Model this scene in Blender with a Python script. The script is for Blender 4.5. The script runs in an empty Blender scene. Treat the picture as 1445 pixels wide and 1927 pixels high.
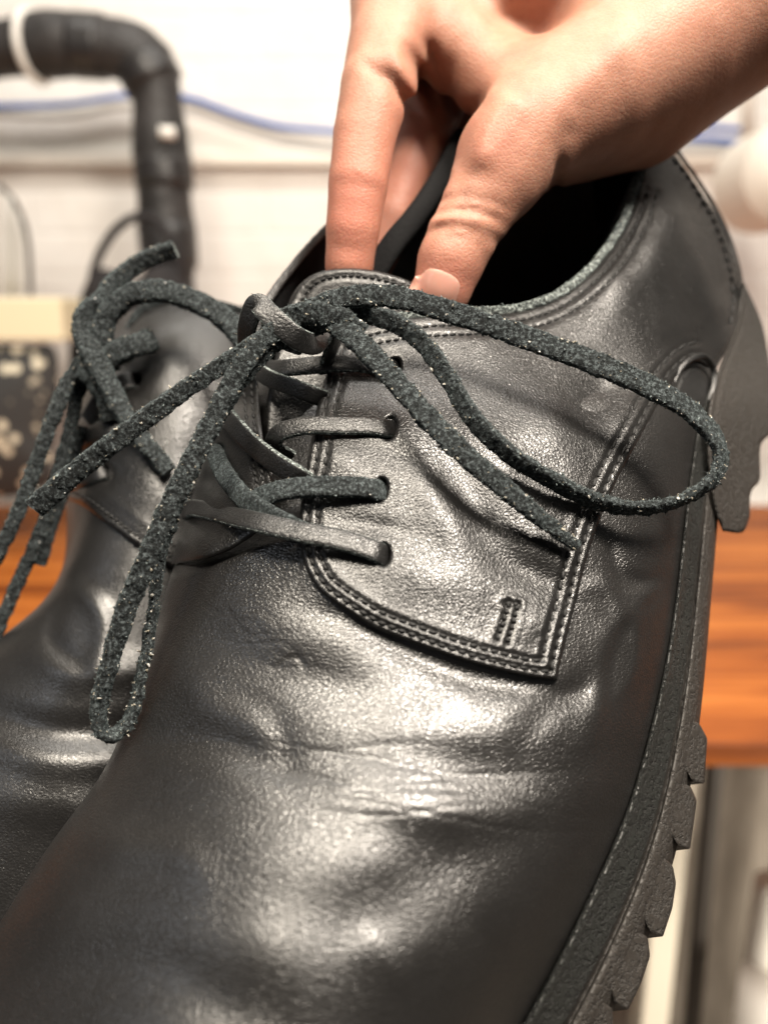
import bpy, math, random
import numpy as np
from mathutils import Vector, Matrix, geometry, noise
random.seed(7); rng = np.random.default_rng(7)
S = bpy.context.scene
COL = S.collection

# ------------------------------------------------------------------ camera
F = 1500.0; CX, CY = 722.5, 963.5
PITCH = math.radians(14)
CAM = np.array([0.0, 0.0, 1.30])
cam = bpy.data.cameras.new('camera'); camo = bpy.data.objects.new('camera', cam); COL.objects.link(camo)
cam.sensor_fit = 'HORIZONTAL'; cam.sensor_width = 36; cam.lens = 36 * F / 1445
camo.location = CAM; camo.rotation_euler = (math.pi / 2 - PITCH, 0, 0)
cam.clip_start = 0.01; cam.clip_end = 50
cam.dof.use_dof = True; cam.dof.focus_distance = 0.178; cam.dof.aperture_fstop = 10.5
S.camera = camo
RT = np.array([1.0, 0, 0]); UP = np.array([0, math.sin(PITCH), math.cos(PITCH)]); FW = np.array([0, math.cos(PITCH), -math.sin(PITCH)])

# ------------------------------------------------------------------ light
w = bpy.data.worlds.new('World'); S.world = w; w.use_nodes = True
w.node_tree.nodes['Background'].inputs[0].default_value = (1.0, 0.95, 0.90, 1)
w.node_tree.nodes['Background'].inputs[1].default_value = 0.075
S.view_settings.view_transform = 'Standard'; S.view_settings.look = 'None'
S.view_settings.gamma = 1; S.view_settings.exposure = 0

def cw(x, y, z):                       # right / up / forward of the camera -> world
    return CAM + RT * x + UP * y + FW * z
def area(name, loc, target, size, power, col=(1, 0.9, 0.76), size_y=None, spread=None):
    l = bpy.data.lights.new(name, 'AREA'); l.energy = power; l.color = col
    l.size = size
    if size_y: l.shape = 'RECTANGLE'; l.size_y = size_y
    if spread: l.spread = spread
    o = bpy.data.objects.new(name, l); COL.objects.link(o); o.location = loc
    d = Vector(target) - Vector(loc); o.rotation_euler = d.to_track_quat('-Z', 'Y').to_euler()
    return o
TGT = cw(0, 0, 0.17)
area('ceiling_lamp', cw(0.42, 0.76, -0.36), TGT, 0.30, 28, size_y=0.20, col=(1, .90, .78))
area('second_lamp', cw(-0.20, 0.86, -0.46), TGT, 0.50, 23, size_y=0.28)
area('side_lamp', cw(-0.85, 0.25, -0.25), TGT, 0.24, 0.7, col=(0.90, 0.94, 1.0))
area('under_table_fill', (1.0, 0.15, 0.62), (0.35, 1.4, 0.45), 0.5, 5, spread=math.radians(100))  # added fill, no actual lamp there; brightens the things under the table
area('wall_lamp', (0.0, 0.75, 2.9), (0, 1.9, 1.3), 1.6, 32, col=(1, 0.95, 0.87), size_y=0.5)

# ------------------------------------------------------------------ helpers
def Pw(px, py, d):
    px, py, d = np.broadcast_arrays(np.asarray(px, float), np.asarray(py, float), np.asarray(d, float))
    return CAM + d[..., None] * (((px - CX) / F)[..., None] * RT - ((py - CY) / F)[..., None] * UP + FW)
def to_px(P):
    v = P - CAM; z = v @ FW
    return np.stack([v @ RT / z * F + CX, CY - v @ UP / z * F, z], -1)

def props(o, **k):
    for a, b in k.items():
        if b is not None: o[a] = b
    return o
def thing(name, label, cat, loc, group=None):
    o = bpy.data.objects.new(name, None); COL.objects.link(o); o.location = loc; o.empty_display_size = .02
    props(o, label=label, category=cat, group=group); return o
def mesh(name, V, Fc, mats, parent=None, midx=None, smooth=True, **kw):
    V = np.asarray(V, float).reshape(-1, 3)
    base = np.zeros(3)
    if parent is not None:
        p = parent
        while p is not None: base = base + np.array(p.location); p = p.parent
    else:
        lo, hi = V.min(0), V.max(0); base = np.array([(lo[0] + hi[0]) / 2, (lo[1] + hi[1]) / 2, lo[2]])
    me = bpy.data.meshes.new(name)
    me.from_pydata((V - base).tolist(), [], Fc if isinstance(Fc, list) else Fc.tolist())
    if not isinstance(mats, (list, tuple)): mats = [mats]
    for m in mats: me.materials.append(m)
    if smooth: me.polygons.foreach_set('use_smooth', [True] * len(me.polygons))
    if midx is not None: me.polygons.foreach_set('material_index', list(np.asarray(midx, int)))
    me.update()
    o = bpy.data.objects.new(name, me); COL.objects.link(o)
    if parent is not None: o.parent = parent
    else: o.location = base
    props(o, **kw); return o
def gridf(nu, nv, closed_v=False, closed_u=False):
    u = np.arange(nu if closed_u else nu - 1); v = np.arange(nv if closed_v else nv - 1)
    U, W = np.meshgrid(u, v, indexing='ij'); U1 = (U + 1) % nu; W1 = (W + 1) % nv
    return np.stack([U * nv + W, U1 * nv + W, U1 * nv + W1, U * nv + W1], -1).reshape(-1, 4)

def natspline(Y, n):
    """natural cubic spline through rows of Y (k, m) resampled to n rows"""
    Y = np.asarray(Y, float); k = len(Y)
    A = np.zeros((k, k)); B = np.zeros_like(Y)
    A[0, 0] = A[-1, -1] = 1
    for i in range(1, k - 1):
        A[i, i - 1:i + 2] = (1, 4, 1); B[i] = 6 * (Y[i + 1] - 2 * Y[i] + Y[i - 1])
    M = np.linalg.solve(A, B)
    t = np.linspace(0, k - 1, n); i = np.clip(t.astype(int), 0, k - 2); f = (t - i)[:, None]
    a, b = 1 - f, f
    return a * Y[i] + b * Y[i + 1] + ((a ** 3 - a) * M[i] + (b ** 3 - b) * M[i + 1]) / 6
def crv(pts, step=4.0):
    """centripetal-ish smooth curve through points, sampled about every `step` px (first two coords)"""
    P = np.array(pts, float)
    if len(P) == 2:
        L = np.linalg.norm((P[1] - P[0])[:2]); n = max(2, int(L / step) + 1)
        return P[0] + (P[1] - P[0]) * np.linspace(0, 1, n)[:, None]
    E = np.vstack([2 * P[0] - P[1], P, 2 * P[-1] - P[-2]])
    out = []
    for i in range(1, len(E) - 2):
        p0, p1, p2, p3 = E[i - 1:i + 3]
        a = [max(1e-9, np.linalg.norm(q) ** .5) for q in ((p1 - p0)[:2], (p2 - p1)[:2], (p3 - p2)[:2])]
        t0 = 0; t1 = a[0]; t2 = t1 + a[1]; t3 = t2 + a[2]
        n = max(2, int(np.linalg.norm((p2 - p1)[:2]) / step) + 1)
        t = np.linspace(t1, t2, n, endpoint=False)[:, None]
        A1 = (t1 - t) / (t1 - t0) * p0 + (t - t0) / (t1 - t0) * p1
        A2 = (t2 - t) / (t2 - t1) * p1 + (t - t1) / (t2 - t1) * p2
        A3 = (t3 - t) / (t3 - t2) * p2 + (t - t2) / (t3 - t2) * p3
        B1 = (t2 - t) / (t2 - t0) * A1 + (t - t0) / (t2 - t0) * A2
        B2 = (t3 - t) / (t3 - t1) * A2 + (t - t1) / (t3 - t1) * A3
        out.append((t2 - t) / (t2 - t1) * B1 + (t - t1) / (t2 - t1) * B2)
    out.append(P[-1:]); return np.vstack(out)
def join(*cs):
    out = [cs[0]]
    for c in cs[1:]:
        out.append(c[1:] if np.linalg.norm(c[0, :2] - out[-1][-1, :2]) < 1.5 else c)
    r = np.vstack(out)
    return r[:-1] if np.linalg.norm(r[0, :2] - r[-1, :2]) < 1.5 else r
class TPS:
    def __init__(s, X, z, lam=1e-6):
        X = np.asarray(X, float) / 1000; s.X = X; n = len(X)
        K = s.k(X, X) + lam * np.eye(n); Pm = np.hstack([np.ones((n, 1)), X])
        A = np.zeros((n + 3, n + 3)); A[:n, :n] = K; A[:n, n:] = Pm; A[n:, :n] = Pm.T
        s.w = np.linalg.solve(A, np.concatenate([z, np.zeros(3)]))
    def k(s, a, b):
        r2 = ((a[:, None] - b[None]) ** 2).sum(-1)
        return r2 * np.log(r2 + 1e-12) * .5
    def __call__(s, x, y):
        x = np.asarray(x, float); sh = x.shape
        Q = np.stack([x.ravel(), np.asarray(y, float).ravel()], -1) / 1000; out = []
        for i in range(0, len(Q), 20000):
            q = Q[i:i + 20000]
            out.append(s.k(q, s.X) @ s.w[:-3] + s.w[-3] + q @ s.w[-2:])
        return np.concatenate(out).reshape(sh)
def dist_poly(px, py, poly, closed=True):
    """distance of points to polyline and the arc length of the foot"""
    A = np.asarray(poly, float)[:, :2]; B = np.roll(A, -1, 0) if closed else A[1:]
    if not closed: A = A[:-1]
    AB = B - A; L2 = (AB ** 2).sum(1) + 1e-12; cum = np.concatenate([[0], np.cumsum(np.sqrt(L2))])[:-1]
    q = np.stack([np.ravel(px), np.ravel(py)], -1); D = np.full(len(q), 1e9); T = np.zeros(len(q))
    for i in range(0, len(q), 8000):
        d = q[i:i + 8000, None] - A[None]; t = np.clip((d * AB).sum(-1) / L2, 0, 1)
        r = np.sqrt(((d - t[..., None] * AB) ** 2).sum(-1)); j = r.argmin(1)
        D[i:i + 8000] = r[np.arange(len(j)), j]; T[i:i + 8000] = cum[j] + t[np.arange(len(j)), j] * np.sqrt(L2[j])
    return D.reshape(np.shape(px)), T.reshape(np.shape(px))
def inside(px, py, poly):
    x, y = poly[:, 0], poly[:, 1]; x2, y2 = np.roll(x, -1), np.roll(y, -1); c = np.zeros(np.shape(px), bool)
    for a, b, e, g in zip(x, y, x2, y2):
        if b == g: continue
        c ^= ((b > py) != (g > py)) & (px < (e - a) * (py - b) / (g - b) + a)
    return c
def sstep(x, a, b):
    t = np.clip((x - a) / (b - a), 0, 1); return t * t * (3 - 2 * t)

# ------------------------------------------------------------------ materials
def mat(name, base, rough=.5, spec=.5, metallic=0, **kw):
    m = bpy.data.materials.new(name); m.use_nodes = True
    b = m.node_tree.nodes['Principled BSDF']
    b.inputs['Base Color'].default_value = (*base, 1); b.inputs['Roughness'].default_value = rough
    b.inputs['Specular IOR Level'].default_value = spec; b.inputs['Metallic'].default_value = metallic
    for k, v in kw.items(): b.inputs[k.replace('_', ' ')].default_value = v
    return m, m.node_tree, b
def N(nt, t, **kw):
    n = nt.nodes.new(t)
    for k, v in kw.items():
        if hasattr(n, k): setattr(n, k, v)
        else: n.inputs[k.replace('_', ' ')].default_value = v
    return n
def obj_coords(nt, scale=(1, 1, 1), rot=(0, 0, 0)):
    tc = N(nt, 'ShaderNodeTexCoord'); mp = N(nt, 'ShaderNodeMapping')
    mp.inputs['Scale'].default_value = scale; mp.inputs['Rotation'].default_value = rot
    nt.links.new(tc.outputs['Object'], mp.inputs['Vector']); return mp.outputs['Vector']
def ramp(nt, src, stops):
    r = N(nt, 'ShaderNodeValToRGB'); e = r.color_ramp.elements
    while len(e) < len(stops): e.new(.5)
    for q, (p, c) in zip(e, stops):
        q.position = p; q.color = (*c, 1) if len(c) == 3 else c
    nt.links.new(src, r.inputs[0]); return r.outputs[0]
def noise_tex(nt, vec, scale, detail=4, rough=.55, dist=0):
    n = N(nt, 'ShaderNodeTexNoise'); n.inputs['Scale'].default_value = scale; n.inputs['Detail'].default_value = detail
    n.inputs['Roughness'].default_value = rough; n.inputs['Distortion'].default_value = dist
    nt.links.new(vec, n.inputs['Vector']); return n
def math_n(nt, op, a, b=None):
    n = N(nt, 'ShaderNodeMath', operation=op)
    for i, v in enumerate((a, b)):
        if v is None: continue
        if isinstance(v, (int, float)): n.inputs[i].default_value = v
        else: nt.links.new(v, n.inputs[i])
    return n.outputs[0]
def bump(nt, b, h, dist, strength=1.0, prev=None):
    n = N(nt, 'ShaderNodeBump'); n.inputs['Distance'].default_value = dist; n.inputs['Strength'].default_value = strength
    nt.links.new(h, n.inputs['Height'])
    if prev is not None: nt.links.new(prev, n.inputs['Normal'])
    if b is not None: nt.links.new(n.outputs[0], b.inputs['Normal'])
    return n.outputs[0]

def leather(name, base=(.0080, .0074, .0070), rough=.32, grain=1.0, gscale=1900, dust=.25, aniso=(1, 1, 1), rot=(0, 0, 0), spec=1.0, coat=.0):
    m, nt, b = mat(name, base, rough, spec, Coat_Weight=coat, Coat_Roughness=.46)
    v = obj_coords(nt, aniso, rot)
    # distorted cells = pebbled grain
    nz = noise_tex(nt, v, 700, 3); mx = N(nt, 'ShaderNodeVectorMath', operation='SCALE'); mx.inputs['Scale'].default_value = .0005
    nt.links.new(nz.outputs['Color'], mx.inputs[0])
    ad = N(nt, 'ShaderNodeVectorMath', operation='ADD'); nt.links.new(v, ad.inputs[0]); nt.links.new(mx.outputs[0], ad.inputs[1])
    vo = N(nt, 'ShaderNodeTexVoronoi', feature='SMOOTH_F1'); vo.inputs['Scale'].default_value = gscale; vo.inputs['Smoothness'].default_value = .5
    nt.links.new(ad.outputs[0], vo.inputs['Vector'])
    vo2 = N(nt, 'ShaderNodeTexVoronoi', feature='DISTANCE_TO_EDGE'); vo2.inputs['Scale'].default_value = gscale * .75
    nt.links.new(ad.outputs[0], vo2.inputs['Vector'])
    cre = ramp(nt, vo2.outputs['Distance'], [(0, (0, 0, 0)), (.12, (1, 1, 1))])
    big = noise_tex(nt, v, 110, 2, .5); fine = noise_tex(nt, v, 2600, 3, .6)
    amt = ramp(nt, noise_tex(nt, obj_coords(nt), 34, 3).outputs[0], [(.34, (.55, .55, .55)), (.60, (1, 1, 1))])
    h = math_n(nt, 'MULTIPLY', vo.outputs['Distance'], -1.0)
    h = math_n(nt, 'ADD', h, math_n(nt, 'MULTIPLY', cre, .32))
    h = math_n(nt, 'ADD', h, math_n(nt, 'MULTIPLY', fine.outputs[0], .08))
    h = math_n(nt, 'MULTIPLY', h, amt)
    n1 = bump(nt, None, big.outputs[0], .0007 * grain, .3)
    bump(nt, b, h, .000105 * grain, 1.0, n1)
    # wax / wear mottling in gloss and colour
    wr = noise_tex(nt, v, 60, 6, .65)
    rr = math_n(nt, 'ADD', math_n(nt, 'MULTIPLY', wr.outputs[0], .22), rough - .11)
    rr = math_n(nt, 'ADD', rr, math_n(nt, 'MULTIPLY', cre, -.06)); nt.links.new(rr, b.inputs['Roughness'])
    spk = noise_tex(nt, v, 1700, 2, .7); sp = ramp(nt, spk.outputs[0], [(.55, (0, 0, 0)), (.78, (1, 1, 1))])
    mm = N(nt, 'ShaderNodeMix', data_type='RGBA'); mm.inputs[6].default_value = (*base, 1); mm.inputs[7].default_value = (base[0] * 3.2, base[1] * 3.1, base[2] * 2.9, 1)
    nt.links.new(math_n(nt, 'MULTIPLY', sp, dust), mm.inputs[0]); nt.links.new(mm.outputs[2], b.inputs['Base Color'])
    return m
M = {}
M['vamp'] = leather('vamp_leather', rough=.385, grain=.88, aniso=(.72, 1.15, 1.15))
M['quarter'] = leather('quarter_leather', base=(.0075, .0072, .0070), rough=.37, spec=.62, grain=.85, gscale=1800)
M['heel_leather'] = leather('heel_leather', base=(.026, .023, .021), rough=.52, grain=.7, dust=.6)
M['lace_leather'] = leather('lace_leather', base=(.009, .009, .009), rough=.44, grain=1.0, gscale=1800, spec=.6)
M['edge'] = leather('cut_edge', base=(.010, .010, .010), rough=.46, spec=.55, grain=.7)

def suede(name, base, pale=.5):
    m, nt, b = mat(name, base, .92, .25)
    b.inputs['Sheen Weight'].default_value = .12; b.inputs['Sheen Roughness'].default_value = .4
    b.inputs['Sheen Tint'].default_value = (.55, .72, .74, 1)
    v = obj_coords(nt)
    a = noise_tex(nt, v, 1400, 5, .75); c = noise_tex(nt, v, 420, 4, .6)
    col = ramp(nt, a.outputs[0], [(.40, tuple(x * .12 for x in base)), (.51, tuple(x * .7 for x in base)), (.62, tuple(min(1, x * (2.6 + 4 * pale)) for x in base))])
    nt.links.new(col, b.inputs['Base Color'])
    n1 = bump(nt, None, c.outputs[0], .0010, .8); bump(nt, b, a.outputs[0], .0006, 1, n1)
    return m
M['suede'] = suede('lace_suede', (.019, .0225, .0235))
M['suede_edge'] = suede('lace_cut_edge', (.12, .135, .130), .3)
M['fibre'] = suede('suede_fibre', (.085, .10, .10), .3)
M['pale_fibre'] = suede('pale_fibre', (.60, .54, .42), 0)
m, nt, b = mat('thread', (.010, .010, .010), .62, .4)
v = obj_coords(nt); bump(nt, b, noise_tex(nt, v, 3000, 2).outputs[0], .0002, .8); M['thread'] = m
m, nt, b = mat('lining', (.006, .006, .0065), .85, .2)
v = obj_coords(nt); bump(nt, b, noise_tex(nt, v, 900, 3).outputs[0], .0003, .8); M['lining'] = m

def rubber(name, base, rough, pit):
    m, nt, b = mat(name, base, rough, .42)
    v = obj_coords(nt)
    a = noise_tex(nt, v, 700, 4, .7); st = noise_tex(nt, v, 90, 4)
    h = ramp(nt, a.outputs[0], [(.36, (0, 0, 0)), (.52, (1, 1, 1))])
    n1 = bump(nt, None, st.outputs[0], .0012, .5)
    bump(nt, b, h, .0006 * pit, 1, n1)
    f = noise_tex(nt, v, 2200, 3, .7)
    col = ramp(nt, f.outputs[0], [(.35, tuple(x * .7 for x in base)), (.6, base), (.78, tuple(x * 2.4 for x in base))])
    nt.links.new(col, b.inputs['Base Color']); return m
M['welt'] = rubber('welt_rubber', (.018, .019, .0175), .46, 1.7)
M['rubber'] = rubber('sole_rubber', (.027, .0235, .0205), .52, .45)

# ------------------------------------------------------------------ leather panels laid over a body surface
def panel(name, poly, dfun, lift, skirt, mt, parent, holes=(), grooves=(), spacing=5.0, edge=7.0, shrink=0, extra=None, skirt_mat=None, **kw):
    poly = np.asarray(poly, float)[:, :2]
    lo, hi = poly.min(0), poly.max(0)
    xs = np.arange(lo[0], hi[0], spacing); ys = np.arange(lo[1], hi[1], spacing * .87)
    X, Y = np.meshgrid(xs, ys); X = X + (np.arange(len(ys)) % 2)[:, None] * spacing / 2
    X = X.ravel(); Y = Y.ravel(); k = inside(X, Y, poly)
    X, Y = X[k], Y[k]; D, _ = dist_poly(X, Y, poly); k = D > spacing * .55; X, Y = X[k], Y[k]
    loops = [poly] + [np.asarray(h, float)[:, :2] for h in holes]
    for h in loops[1:]:
        D, _ = dist_poly(X, Y, h); k = (~inside(X, Y, h)) & (D > spacing * .4); X, Y = X[k], Y[k]
    # extra rows hugging every edge so the rounding and the grooves are smooth
    vs = []; es = []
    for L in loops:
        n0 = len(vs); vs += [tuple(p) for p in L]; es += [(n0 + i, n0 + (i + 1) % len(L)) for i in range(len(L))]
    vs += list(zip(X, Y))
    r = geometry.delaunay_2d_cdt([Vector((a, b)) for a, b in vs], es, [], 0, 1e-4)
    V2 = np.array([tuple(p) for p in r[0]]); T = np.array([t for t in r[2] if len(t) == 3])
    c = V2[T].mean(1); keep = inside(c[:, 0], c[:, 1], poly)
    for h in loops[1:]: keep &= ~inside(c[:, 0], c[:, 1], h)
    T = T[keep]
    # orient
    a = V2[T]; cr = (a[:, 1, 0] - a[:, 0, 0]) * (a[:, 2, 1] - a[:, 0, 1]) - (a[:, 1, 1] - a[:, 0, 1]) * (a[:, 2, 0] - a[:, 0, 0])
    T[cr > 0] = T[cr > 0][:, ::-1]
    x, y = V2[:, 0], V2[:, 1]
    De, _ = dist_poly(x, y, poly)
    for h in loops[1:]:
        dh, _ = dist_poly(x, y, h); De = np.minimum(De, dh * 1.3)
    prof = np.sqrt(np.clip(1 - (1 - np.clip(De / edge, 0, 1)) ** 2, 0, 1))
    h = lift * (.45 + .55 * prof) if lift > 0 else lift * np.ones_like(prof)
    for g, wd, dp, pitch in grooves:
        dg, tg = dist_poly(x, y, g, False)
        h = h - dp * np.exp(-(dg / wd) ** 2) * (1 + .35 * np.cos(tg / pitch * 2 * math.pi))
        h = h + dp * .35 * np.exp(-((dg - wd * 2.2) / (wd * 1.2)) ** 2)
    if extra is not None: h = h + extra(x, y)
    V = Pw(x, y, dfun(x, y) - h)
    faces = [tuple(t) for t in T]; mi = [0] * len(faces)
    cnt = {}
    for t in faces:
        for i in range(3):
            e = (t[i], t[(i + 1) % 3]); cnt[e] = cnt.get(e, 0) + 1
    bd = [e for e in cnt if (e[1], e[0]) not in cnt]
    idx = sorted({i for e in bd for i in e}); mp = {i: len(V) + j for j, i in enumerate(idx)}
    ii = np.array(idx); sk = Pw(x[ii], y[ii], dfun(x[ii], y[ii]) - h[ii] + skirt)
    V = np.vstack([V, sk])
    for a_, b_ in bd: faces.append((b_, a_, mp[a_], mp[b_])); mi.append(1 if skirt_mat else 0)
    return mesh(name, V, faces, [mt] + ([skirt_mat] if skirt_mat else []), parent, mi, **kw)

def stitches(name, paths, dfun, parent, pitch=13, r=.00042, mt=None, **kw):
    Vs, Fs = [], []; n = 0
    ring = 6; prof = [(-1, .0), (-.85, .55), (-.4, .95), (.0, 1), (.4, .95), (.85, .55), (1, .0)]
    for pth in paths:
        P = np.asarray(pth, float)[:, :2]; seg = np.linalg.norm(np.diff(P, axis=0), axis=1); cum = np.concatenate([[0], np.cumsum(seg)])
        k = max(1, int(cum[-1] / pitch))
        for j in range(k):
            s0 = (j + .14) * cum[-1] / k; s1 = (j + .90) * cum[-1] / k
            a = np.array([np.interp(s0, cum, P[:, i]) for i in (0, 1)]); b = np.array([np.interp(s1, cum, P[:, i]) for i in (0, 1)])
            t = (b - a); nrm = np.array([-t[1], t[0]]) / (np.linalg.norm(t) + 1e-9)
            a = a + nrm * (.9 + random.uniform(-.5, .5)); b = b - nrm * (.9 + random.uniform(-.5, .5))
            A = Pw(a[0], a[1], dfun(a[0], a[1])); B = Pw(b[0], b[1], dfun(b[0], b[1]))
            c = (A + B) / 2; ax = (B - A) * .53; L = np.linalg.norm(ax); axn = ax / L
            u = np.cross(axn, FW); u /= np.linalg.norm(u); v_ = np.cross(axn, u)
            rr = r * random.uniform(.85, 1.15)
            for (q, s) in prof:
                for i in range(ring):
                    th = 2 * math.pi * i / ring
                    Vs.append(c + ax * q * 1.04 + (u * math.cos(th) + v_ * math.sin(th)) * rr * max(s, .05) - FW * r * (s - .6) * .7)
            for i in range(len(prof) - 1):
                for q in range(ring):
                    Fs.append((n + i * ring + q, n + i * ring + (q + 1) % ring, n + (i + 1) * ring + (q + 1) % ring, n + (i + 1) * ring + q))
            n += ring * len(prof)
    return mesh(name, np.array(Vs), Fs, mt or M['thread'], parent, **kw)

def lace(name, pts, parent, width=.0042, thick=.0019, tilt=0.0, kind='suede', fuzz=0, fib=0, widths=None, tilts=None, pale=.22, step=2.0, seed=1, **kw):
    """a strap swept along (px,py,depth) points; tilt turns its broad face about its own run"""
    C = crv(pts, step); n = len(C); Pts = Pw(C[:, 0], C[:, 1], C[:, 2])
    seg = np.linalg.norm(np.diff(Pts, axis=0), axis=1); cum = np.concatenate([[0], np.cumsum(seg)])
    m_ = max(8, int(cum[-1] / .00034)); s = np.linspace(0, cum[-1], m_)
    Q = np.stack([np.interp(s, cum, Pts[:, i]) for i in range(3)], -1)
    for _ in range(3): Q[1:-1] = (Q[:-2] + 2 * Q[1:-1] + Q[2:]) / 4
    T = np.gradient(Q, axis=0); T /= np.linalg.norm(T, axis=1)[:, None]
    u01 = s / s[-1]
    tl = np.interp(u01, np.linspace(0, 1, len(tilts)), tilts) if tilts is not None else np.full(m_, tilt)
    ww = np.interp(u01, np.linspace(0, 1, len(widths)), widths) if widths is not None else np.ones(m_)
    toc = CAM - Q; toc /= np.linalg.norm(toc, axis=1)[:, None]
    sd = np.cross(T, toc); sd /= np.linalg.norm(sd, axis=1)[:, None]; nn = np.cross(sd, T)
    ca, sa = np.cos(tl)[:, None], np.sin(tl)[:, None]
    U = sd * ca + nn * sa; W = nn * ca - sd * sa
    K = 24; th = np.linspace(0, 2 * math.pi, K, endpoint=False); e = 3.6 if kind != 'suede' else 3.4
    cx = np.sign(np.cos(th)) * np.abs(np.cos(th)) ** (2 / e); cy = np.sign(np.sin(th)) * np.abs(np.sin(th)) ** (2 / e)
    V = Q[:, None] + U[:, None] * (cx * width / 2)[None, :, None] * ww[:, None, None] + W[:, None] * (cy * thick / 2)[None, :, None]
    if fuzz > 0:
        out = U[:, None] * cx[None, :, None] * thick + W[:, None] * cy[None, :, None] * width; out /= np.linalg.norm(out, axis=2)[..., None]
        nz = np.empty(V.shape[:2])
        for i in range(m_):
            for j in range(K):
                p = Vector(V[i, j] * 1350) + Vector((seed * 7.1, 0, 0)); q = p * 2.6
                nz[i, j] = noise.noise(p) + .8 * noise.noise(q) + 1.2 * noise.noise(p * .30)
        V = V + out * (nz * fuzz)[..., None]
    Vf = V.reshape(-1, 3); Fc = [tuple(f) for f in gridf(m_, K, closed_v=True)[:, ::-1]]
    # per face material: broad faces smooth, cut edges suede
    if kind == 'strap':
        fm = np.abs(np.sin(th + math.pi / K)) ; edge = fm < .56
        mi = np.tile(np.where(edge, 1, 0), m_ - 1).tolist(); mats = [M['lace_leather'], M['suede_edge'], M['fibre'], M['pale_fibre']]
    elif kind == 'half':         # suede front, smooth back
        mi = np.tile(np.where(np.sin(th + math.pi / K) < -.25, 1, 0), m_ - 1).tolist(); mats = [M['suede'], M['lace_leather'], M['fibre'], M['pale_fibre']]
    else:
        mi = [0] * len(Fc); mats = [M['suede'], M['suede_edge'], M['fibre'], M['pale_fibre']]
    for r0 in (0, m_ - 1):
        c = len(Vf); Vf = np.vstack([Vf, V[r0].mean(0)[None]])
        for j in range(K):
            a, b_ = r0 * K + j, r0 * K + (j + 1) % K
            Fc.append((a, b_, c) if r0 == 0 else (b_, a, c)); mi.append(1)
    # torn fibres standing off the flesh side
    if fib:
        rg = np.random.default_rng(seed); L = cum[-1]; cnt = int(L * 1000 * fib); ex = []; nb = len(Vf)
        for _ in range(cnt):
            i = rg.integers(2, m_ - 2); j = rg.integers(0, K)
            if kind == 'strap' and abs(math.sin(th[j])) > .6: continue
            o = V[i, j]; out = (U[i] * cx[j] * thick + W[i] * cy[j] * width); out = out / np.linalg.norm(out)
            big = rg.random() < .07
            ln = rg.uniform(.0003, .0009) * (1.4 if big else 1); rad = rg.uniform(.00005, .00012) * (3.3 if big else 1)
            d1 = out * rg.uniform(.3, .9) + T[i] * rg.uniform(-1, 1) + rg.normal(0, .35, 3); d1 /= np.linalg.norm(d1)
            d2 = d1 + rg.normal(0, .6, 3); d2 /= np.linalg.norm(d2)
            p0 = o - out * .0001; p1 = p0 + d1 * ln * .5; p2 = p1 + d2 * ln * .5
            sx = np.cross(d1, rg.normal(0, 1, 3)); sx /= np.linalg.norm(sx); sy = np.cross(d1, sx)
            b0 = nb + len(ex)
            for p, rr in ((p0, rad), (p1, rad * .8)):
                for a in (0, 2.1, 4.2): ex.append(p + (sx * math.cos(a) + sy * math.sin(a)) * rr)
            ex.append(p2)
            fs = [(b0, b0 + 1, b0 + 4, b0 + 3), (b0 + 1, b0 + 2, b0 + 5, b0 + 4), (b0 + 2, b0, b0 + 3, b0 + 5), (b0 + 3, b0 + 4, b0 + 6), (b0 + 4, b0 + 5, b0 + 6), (b0 + 5, b0 + 3, b0 + 6)]
            Fc += fs; mi += [3 if rg.random() < pale * (2.2 if big else .5) else 2] * 6
        if ex: Vf = np.vstack([Vf, np.array(ex)])
    return mesh(name, Vf, Fc, mats, parent, mi, **kw)
# ================================================================== NEAR SHOE
near = thing('leather_shoe', 'nearer black leather derby shoe on the right, gripped at its collar by the hand', 'shoe',
             tuple(Pw(900, 1500, .20)), 'pair of black derby shoes')
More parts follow.
